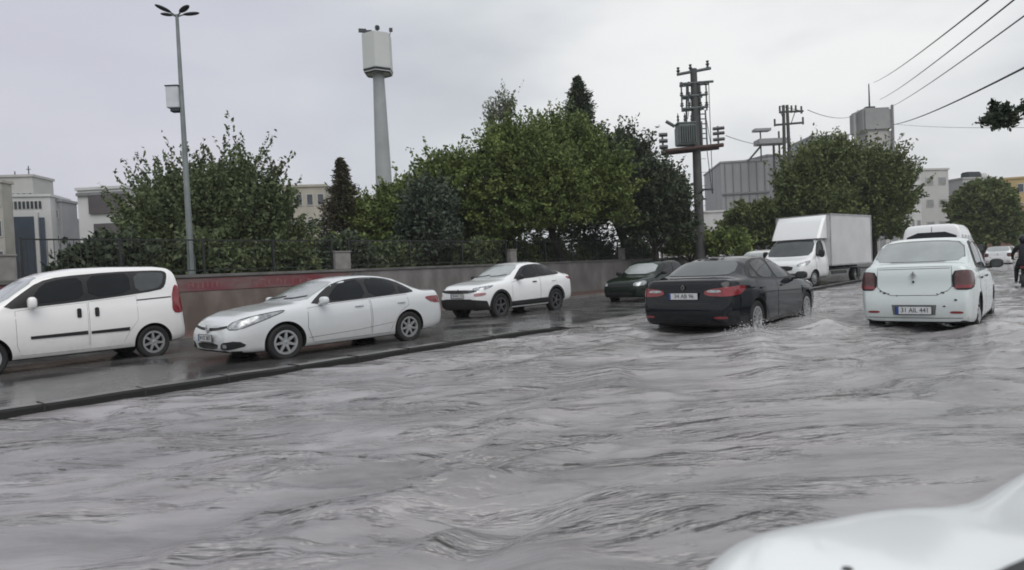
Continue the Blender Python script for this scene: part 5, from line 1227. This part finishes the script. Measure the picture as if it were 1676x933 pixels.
building('apartment_building', 'house with a red brown roof edge behind the dark pine', 1085, 1122, 305, 85, mat('cream_wall', (.45, .42, .36)), 9, -.2, 4, 3, (.5, .4), roof=mat('red_roof', (.22, .07, .06), .7, var=.3))
rr_, Wr, Hr = building('apartment_building', 'red roofed upper storey behind the dark pine', 1092, 1126, 290, 88, mat('red_wall', (.25, .10, .085), .7, var=.3), 6, -.2, 0, 0, roof=mat('red_roof', (.22, .07, .06)))
building('low_house', 'small pale house low beside the transformer pole', 1120, 1190, 348, 90, CON2, 8, 0, 1, 4, (.4, .3))
# big grey block
rg, Wg, Hg = building('warehouse', 'big grey metal clad industrial block', 1187, 1262, 264, 110, GRY, 16, -.12, 0, 0)
for k in range(6): box('cladding_rib', (-Wg/2+Wg*(k+.5)/6, -.08, Hg*.5), (.12, .16, Hg), mat('rib_grey', (.22, .22, .23), .6, var=.2), rg)
box('ledge', (0, -.15, Hg*.70), (Wg, .3, .3), mat('rib_grey', (.15, .15, .16)), rg)
building('warehouse', 'darker right wing of the grey industrial block', 1255, 1330, 255, 114, mat('grey_panels_dark', (.25, .25, .265), .6, var=.2, scale=.3), 16, .35, 0, 0)
sg_ = at(1262, 430, 105); st = empty('roof_gantry', (sg_.x, sg_.y, 0), YAW); tag(st, 'pale steel canopy and gantry above the grey industrial block', 'gantry')
def gz(py): return zrow(1262, py, sg_.x, sg_.y)
box('canopy', (.6, 0, gz(232)), (4.6, 2.5, .8), mat('gantry_grey', (.30, .31, .32), .6, var=.2), st); box('canopy', (-.8, 0, gz(212)), (2.6, 1.5, .4), mat('gantry_grey', (.3, .31, .32)), st)
tube('strut', [(-3.2, 0, gz(262)), (-1.0, 0, gz(238))], .16, POLE, st); tube('strut', [(2.0, 0, gz(262)), (2.0, 0, gz(215))], .16, POLE, st); tube('strut', [(-1.0, 0, gz(262)), (-1.0, 0, gz(212))], .12, POLE, st)
tube('post', [(1.5, 1, 0), (1.5, 1, gz(232))], .2, POLE, st)
# tower with mast
TWR = mat('silo_concrete', (.30, .30, .30), .8, col2=(.24, .24, .245), scale=.4)
ps = at(1431, 430, 105); rs = 3.0
tw = empty('concrete_tower', (ps.x, ps.y, 0), YAW); tag(tw, 'grey concrete tower with a thin mast rising behind the street trees', 'tower')
zt_ = zrow(1431, 180, ps.x, ps.y); zm = zrow(1431, 218, ps.x, ps.y)
box('shaft', (.4, 0, zm/2), (3.8, 3.8, zm), mat('silo_light', (.42, .41, .40), .8, var=.12, scale=.4), tw); box('tank', (0, 0, (zt_+zm)/2), (4.5, 4.5, zt_-zm), TWR, tw, bev=.3)
tube('pipe', [(-2.7, -.5, zm-3), (-2.8, -.5, zt_-.6), (-2.1, -.5, zt_-.1)], .22, mat('silo_light', (.42, .41, .40)), tw, 8)
box('corner_post', (2.3, -2.3, (zt_+zm)/2-3), (.3, .3, zt_-zm+6.5), mat('rib_grey', (.15, .15, .16)), tw)
tube('mast', [(0, 0, zt_), (0, 0, zrow(1429, 136, ps.x, ps.y))], [.14, .08], DKM, tw, 6); box('mast_base', (0, 0, zt_+.3), (1.4, .8, .6), DKM, tw)
building('factory', 'grey rooftop plant left of the concrete tower', 1335, 1396, 222, 125, mat('pale_grey', (.42, .42, .42), .8, var=.15, scale=.3), 10, 0, 0, 0)
rf, Wf, Hf = building('apartment_building', 'long white walled building right of the concrete tower', 1440, 1520, 268, 95, CON2, 12, .30, 4, 6, (.45, .25), wm_=mat('grey_pane', (.28, .29, .29), .4, var=.2))
building('apartment_building', 'pale side wing of the white building above the minibus', 1490, 1560, 278, 100, mat('white_render2', (.52, .52, .51), .8, var=.12, scale=.3), 12, .15, 4, 3, (.5, .3), wm_=mat('grey_pane', (.28, .29, .29)))
building('low_house', 'low white wall behind the minibus roof', 1430, 1500, 355, 60, mat('white_render2', (.52, .52, .51)), 5, .2, 1, 3, (.5, .25), wm_=mat('grey_pane', (.28, .29, .29)))
ru, Wu, Hu = building('apartment_building', 'grey building with a rooftop tank behind the rounded tree', 1575, 1632, 292, 115, mat('pale_grey', (.42, .42, .42)), 10, .2, 4, 4, (.5, .4))
box('rooftop_tank', (-Wu*.05, 1, Hu+.7), (3.0, 1.6, 1.2), DKM, ru, bev=.2); box('rooftop_tank', (Wu*.3, 1, Hu+.6), (1.6, 1.4, .9), CON2, ru, bev=.2)
building('apartment_building', 'yellow and pinkish building at the right edge of the picture', 1650, 1740, 290, 95, mat('yellow_render', (.50, .38, .18), .8, var=.2, scale=.3), 10, -.35, 4, 5, (.4, .4))
building('shop_building', 'low salmon pink building at the right edge below the yellow one', 1664, 1745, 335, 84, mat('salmon_render', (.45, .25, .19), .8, var=.2, scale=.4), 8, -.35, 2, 4, (.5, .4))

# ---------------------------------------------------------------- vehicles in place
small_van('white high roofed minivan cut off by the left edge of the picture', (-14.6, 3.5, ROADL+.0), -H90, WHITE2).scale = (.92, 1, 1)
saloon('saloon_car', 'white saloon in front of the red banded wall, first behind the minivan', SILVER, (-11.45, 7.42, ROADL), -H90, 'front', '34 VZ 5872').scale = (1.05, 1, .99)
crossover('white coupe shaped crossover with black lower bumper following the white saloon', (-13.65, 15.6, ROADL-.02), -H90).scale = (1.02, 1, 1.06)
boxy_saloon('dark green small car facing the camera, half hidden by the black saloon', (-12.3, 22.3, ROADL), -H90, GREENP, '38 KT 204', name='small_car')
saloon('saloon_car', 'black saloon driving away through the flood water, seen from behind', BLACKP, (-5.3, 13.35, ROADR+.05), H90, 'rear', '34 AB 96', mirror_m=M_BLK).scale = (1.09, 1.08, 1.02)
boxy_saloon('white saloon with chipped bumper standing in the flood at right, seen from behind', (-1.95, 14.45, ROADR+.03), H90, WHITEB, '31 AIL 441', name='saloon_car').scale = (.96, .96, 1.10)
box_truck('white box truck with a wind deflector coming towards the camera', (-9.5, 33.3, ROADL+.03), -H90-R_(9)).scale = (1.05, 1.2, 1.02)
minibus('white minibus with dark rear window just beyond the white saloon in the flood', (-3.9, 31.4, ROADR), H90, WHITE).scale = (1, 1.08, 1)
v = small_van('pale van mostly hidden between the black saloon roof and the box truck', (-13.0, 36.2, ROADL+.03), -H90, WHITE2)
b1 = boxy_saloon('distant white saloon with red tail lights left of the rider', (-4.0, 62, ROADR), H90, WHITE, '38 DF 332', name='distant_car')
for i, (x, y, l) in enumerate(((-4.6, 75, 'far pale car just above the roof of the distant white saloon'), (-6.9, 70, 'far white car showing between the minibus and the distant white saloon'), (-5.2, 92, 'farthest pale car at the end of the street'))):
    c_ = copy_tree(b1); c_.location = (x, y, ROADR); c_['label'] = l; c_['group'] = 'distant cars along the street'
b1['group'] = 'distant cars along the street'

# ---- rider on a motorcycle at the right edge
def rider(loc, rz):
    mo = empty('motorcycle', loc, rz); tag(mo, 'dark motorcycle cut off by the right edge of the picture', 'motorcycle')
    for x, nm in ((.62, 1), (-.62, -1)): make_wheel(mo, (x, 0, .30), .30, .10, 1, 'alloy5')
    bm = bmesh.new()
    add_tube(bm, [(.62, .08, .3), (.46, .08, .72), (.36, .06, 1.0)], .026, 8); add_tube(bm, [(.62, -.08, .3), (.46, -.08, .72), (.36, -.06, 1.0)], .026, 8)
    add_tube(bm, [(-.62, .09, .3), (-.2, .1, .36), (.1, .09, .36)], .028, 8); add_tube(bm, [(-.62, -.09, .3), (-.2, -.1, .36), (.1, -.09, .36)], .028, 8)
    add_tube(bm, [(.40, 0, .92), (.25, 0, .55), (.1, 0, .36), (-.15, 0, .42), (-.3, 0, .70)], .03, 8)
    bmesh.ops.recalc_face_normals(bm, faces=bm.faces); bmobj('frame', bm, M_BLK, mo, 50)
    box('engine', (.05, 0, .45), (.34, .24, .28), M_RIMD, mo, bev=.05); box('fuel_tank', (.16, 0, .80), (.42, .24, .2), BLACKP, mo, bev=.08)
    box('seat', (-.30, 0, .79), (.62, .24, .1), M_RUB, mo, bev=.04); tube('handlebar', [(.28, .34, 1.06), (.36, .2, 1.04), (.36, -.2, 1.04), (.28, -.34, 1.06)], .014, M_CHR, mo)
    tube('exhaust', [(.1, -.14, .3), (-.3, -.17, .3), (-.75, -.18, .42)], [.02, .03, .045], M_CHR, mo); box('tail_light', (-.64, 0, .80), (.04, .14, .07), M_RED, mo, bev=.01)
    box('mudguard', (-.66, 0, .66), (.3, .12, .03), M_BLK, mo, bev=.01); box('headlight', (.50, 0, .93), (.12, .17, .17), M_LAMP, mo, bev=.05)
    # rider
    V = {}; verts = []; rads = []; edges = []
    def j(n, p, r, par=None):
        V[n] = len(verts); verts.append(p); rads.append(r)
        if par: edges.append((V[par], V[n]))
    j('pelvis', (-.28, 0, .92), .15); j('waist', (-.24, 0, 1.10), .135, 'pelvis'); j('chest', (-.15, 0, 1.34), .155, 'waist'); j('neckb', (-.10, 0, 1.50), .085, 'chest'); j('neck', (-.07, 0, 1.57), .06, 'neckb')
    for s in (1, -1):
        k = 'L' if s > 0 else 'R'
        j(k+'sh', (-.11, .18*s, 1.44), .075, 'neckb'); j(k+'el', (.07, .30*s, 1.22), .052, k+'sh'); j(k+'wr', (.26, .30*s, 1.09), .036, k+'el')
        j(k+'hip', (-.24, .11*s, .88), .11, 'pelvis'); j(k+'kn', (.12, .20*s, .72), .075, k+'hip'); j(k+'an', (-.02, .21*s, .36), .048, k+'kn'); j(k+'toe', (.15, .22*s, .31), .04, k+'an')
    me = bpy.data.meshes.new('person'); me.from_pydata(verts, edges, [])
    pe = bpy.data.objects.new('person', me); COL.objects.link(pe)
    sk = pe.modifiers.new('skin', 'SKIN'); sv = me.skin_vertices[0].data
    for i, r0 in enumerate(rads): sv[i].radius = (r0, r0); 
    sv[0].use_root = True
    ss = pe.modifiers.new('sub', 'SUBSURF'); ss.levels = 2; ss.render_levels = 2
    dg = bpy.context.evaluated_depsgraph_get(); m2 = bpy.data.meshes.new_from_object(pe.evaluated_get(dg)); bpy.data.objects.remove(pe)
    body = link('person', m2, mat('dark_clothes', (.015, .016, .02), .85, var=.4, scale=6, bump=.4, bscale=20), None, 180)
    body.location = loc; body.rotation_euler = (0, 0, rz); tag(body, 'rider in dark clothes and dark helmet on the motorcycle at the right edge', 'person')
    bm = bmesh.new(); g = bmesh.ops.create_icosphere(bm, subdivisions=3, radius=.14); bmesh.ops.transform(bm, matrix=Matrix.Translation((-.03, 0, 1.70)) @ Matrix.Diagonal((1.1, .92, 1.1, 1)), verts=g['verts']); hm = bmobj('helmet', bm, BLACKP, body, 60)
    bm = bmesh.new(); g = bmesh.ops.create_icosphere(bm, subdivisions=3, radius=.125); bmesh.ops.transform(bm, matrix=Matrix.Translation((.022, 0, 1.70)) @ Matrix.Diagonal((1.02, .86, .55, 1)), verts=g['verts']); bmobj('visor', bm, M_GLD, hm, 60)
    for s in (1, -1):
        bm = bmesh.new(); add_box(bm, (.29, .30*s, 1.075), (.08, .075, .05), bev=.02)
        for q in range(4): add_tube(bm, [(.31, (.275+q*.02)*s, 1.09), (.345, (.275+q*.02)*s, 1.075), (.335, (.275+q*.02)*s, 1.045)], [.011, .010, .009], 6)
        add_tube(bm, [(.28, .262*s, 1.07), (.31, .252*s, 1.05)], [.012, .009], 6)
        bmobj('glove', bm, M_RUB, body, 60)
        bm = bmesh.new(); add_box(bm, (.09, .215*s, .30), (.27, .09, .09), bev=.035); bmobj('shoe', bm, mat('shoe', (.3, .3, .3), .6, var=.3), body, 60)
rider((-1.12, 27.0, ROADR), H90)

# ---- own car: bonnet, wing and front wheel in the lower right corner
def own_car():
    root = empty('white_car', (0, 1.5, ROADR)); tag(root, 'blurred white bonnet of the nearest car in the lower right corner', 'car')
    px = [(1000, 1060), (1070, 985), (1115, 925), (1165, 872), (1225, 848), (1325, 834), (1400, 818), (1480, 815), (1560, 812), (1615, 780), (1676, 748), (1740, 730), (1830, 705), (1950, 695)]
    zz = np.interp(np.arange(len(px)), [0, 4, 8, 13], [.86, .835, .79, .66])
    E = [ground(p[0], p[1], z) for p, z in zip(px, zz)]
    E = [Vector((p.x, p.y, p.z)) for p in E]
    o = Vector(root.location); bm = bmesh.new(); rows = []
    for i, p in enumerate(E):
        row = []
        ins = Vector((1, -.25, 0)).normalized()
        for dx, dz in ((-.0, -.62), (.0, -.40), (-.004, -.20), (0, -.07), (.012, -.022), (.05, 0), (.14, .006), (.32, .022), (.6, .04), (.95, .045), (1.4, .04)):
            q = p+ins*dx; row.append(bm.verts.new(Vector((q.x, q.y, p.z+dz))-o))
        rows.append(row)
    for i in range(len(rows)-1):
        for k in range(len(rows[0])-1): bm.faces.new((rows[i][k], rows[i+1][k], rows[i+1][k+1], rows[i][k+1]))
    bmesh.ops.recalc_face_normals(bm, faces=bm.faces)
    ob = bmobj('bonnet', bm, WHITEB2, root, 180); s = ob.modifiers.new('s', 'SUBSURF'); s.levels = 2; s.render_levels = 2
    # cowl and wiper at the foot of the windscreen
    a, b_, c_ = ground(1610, 985, .88), ground(1670, 955, .875), ground(1760, 910, .87)
    tube('wiper', [tuple(a-o), tuple(b_-o), tuple(c_-o)], [.02, .022, .02], M_RUB, root)
    a, b_, c_ = ground(1610, 1040, .865), ground(1720, 985, .86), ground(1830, 935, .855)
    tube('cowl', [tuple(a-o), tuple(b_-o), tuple(c_-o)], [.05, .05, .05], M_BLK, root)
    n_ = ground(1388, 941, .845); bm = bmesh.new(); bmesh.ops.create_icosphere(bm, subdivisions=2, radius=.012); bmesh.ops.translate(bm, verts=bm.verts, vec=tuple(n_-o)); bmobj('washer_nozzle', bm, M_BLK, root, 60)
    make_wheel(root, (.12, .2, .31), .31, .2, -1, 'steel')
WHITEB2 = paint('white_bonnet', (.84, .87, .88), amount=.0, rough=.25)
own_car()

# ---------------------------------------------------------------- damp air
hm_ = bpy.data.materials.new('damp_air'); hm_.use_nodes = True; nt = hm_.node_tree; nt.nodes.clear()
out = nt.nodes.new('ShaderNodeOutputMaterial'); pv = nt.nodes.new('ShaderNodeVolumePrincipled'); pv.inputs['Color'].default_value = (.9, .92, .95, 1); pv.inputs['Density'].default_value = .0006
nt.links.new(pv.outputs[0], out.inputs['Volume'])
hz_ = box('haze', (-60, 100, 14), (420, 440, 34.0), hm_); tag(hz_, 'thin grey damp air over the street', kind='stuff')

def spray(x, y, n, seed, label):
    r = np.random.default_rng(seed); bm = bmesh.new()
    for k in range(n):
        a = r.normal(size=3)*np.array([.13, .38, .0]); h = abs(r.normal())*.07*math.exp(-abs(a[0])*2)
        g = bmesh.ops.create_icosphere(bm, subdivisions=1, radius=float(r.uniform(.003, .008)))
        bmesh.ops.translate(bm, verts=g['verts'], vec=(x+a[0], y+a[1], .03+h))
    tag(bmobj('water_spray', bm, mat('spray_foam', (.75, .75, .77), .3, var=.1)), label, kind='stuff')
spray(-4.25, 11.3, 420, 1, 'white droplets thrown up by the rear wheel of the black saloon'); spray(-4.2, 14.6, 360, 2, 'white droplets thrown up by the front wheel of the black saloon')
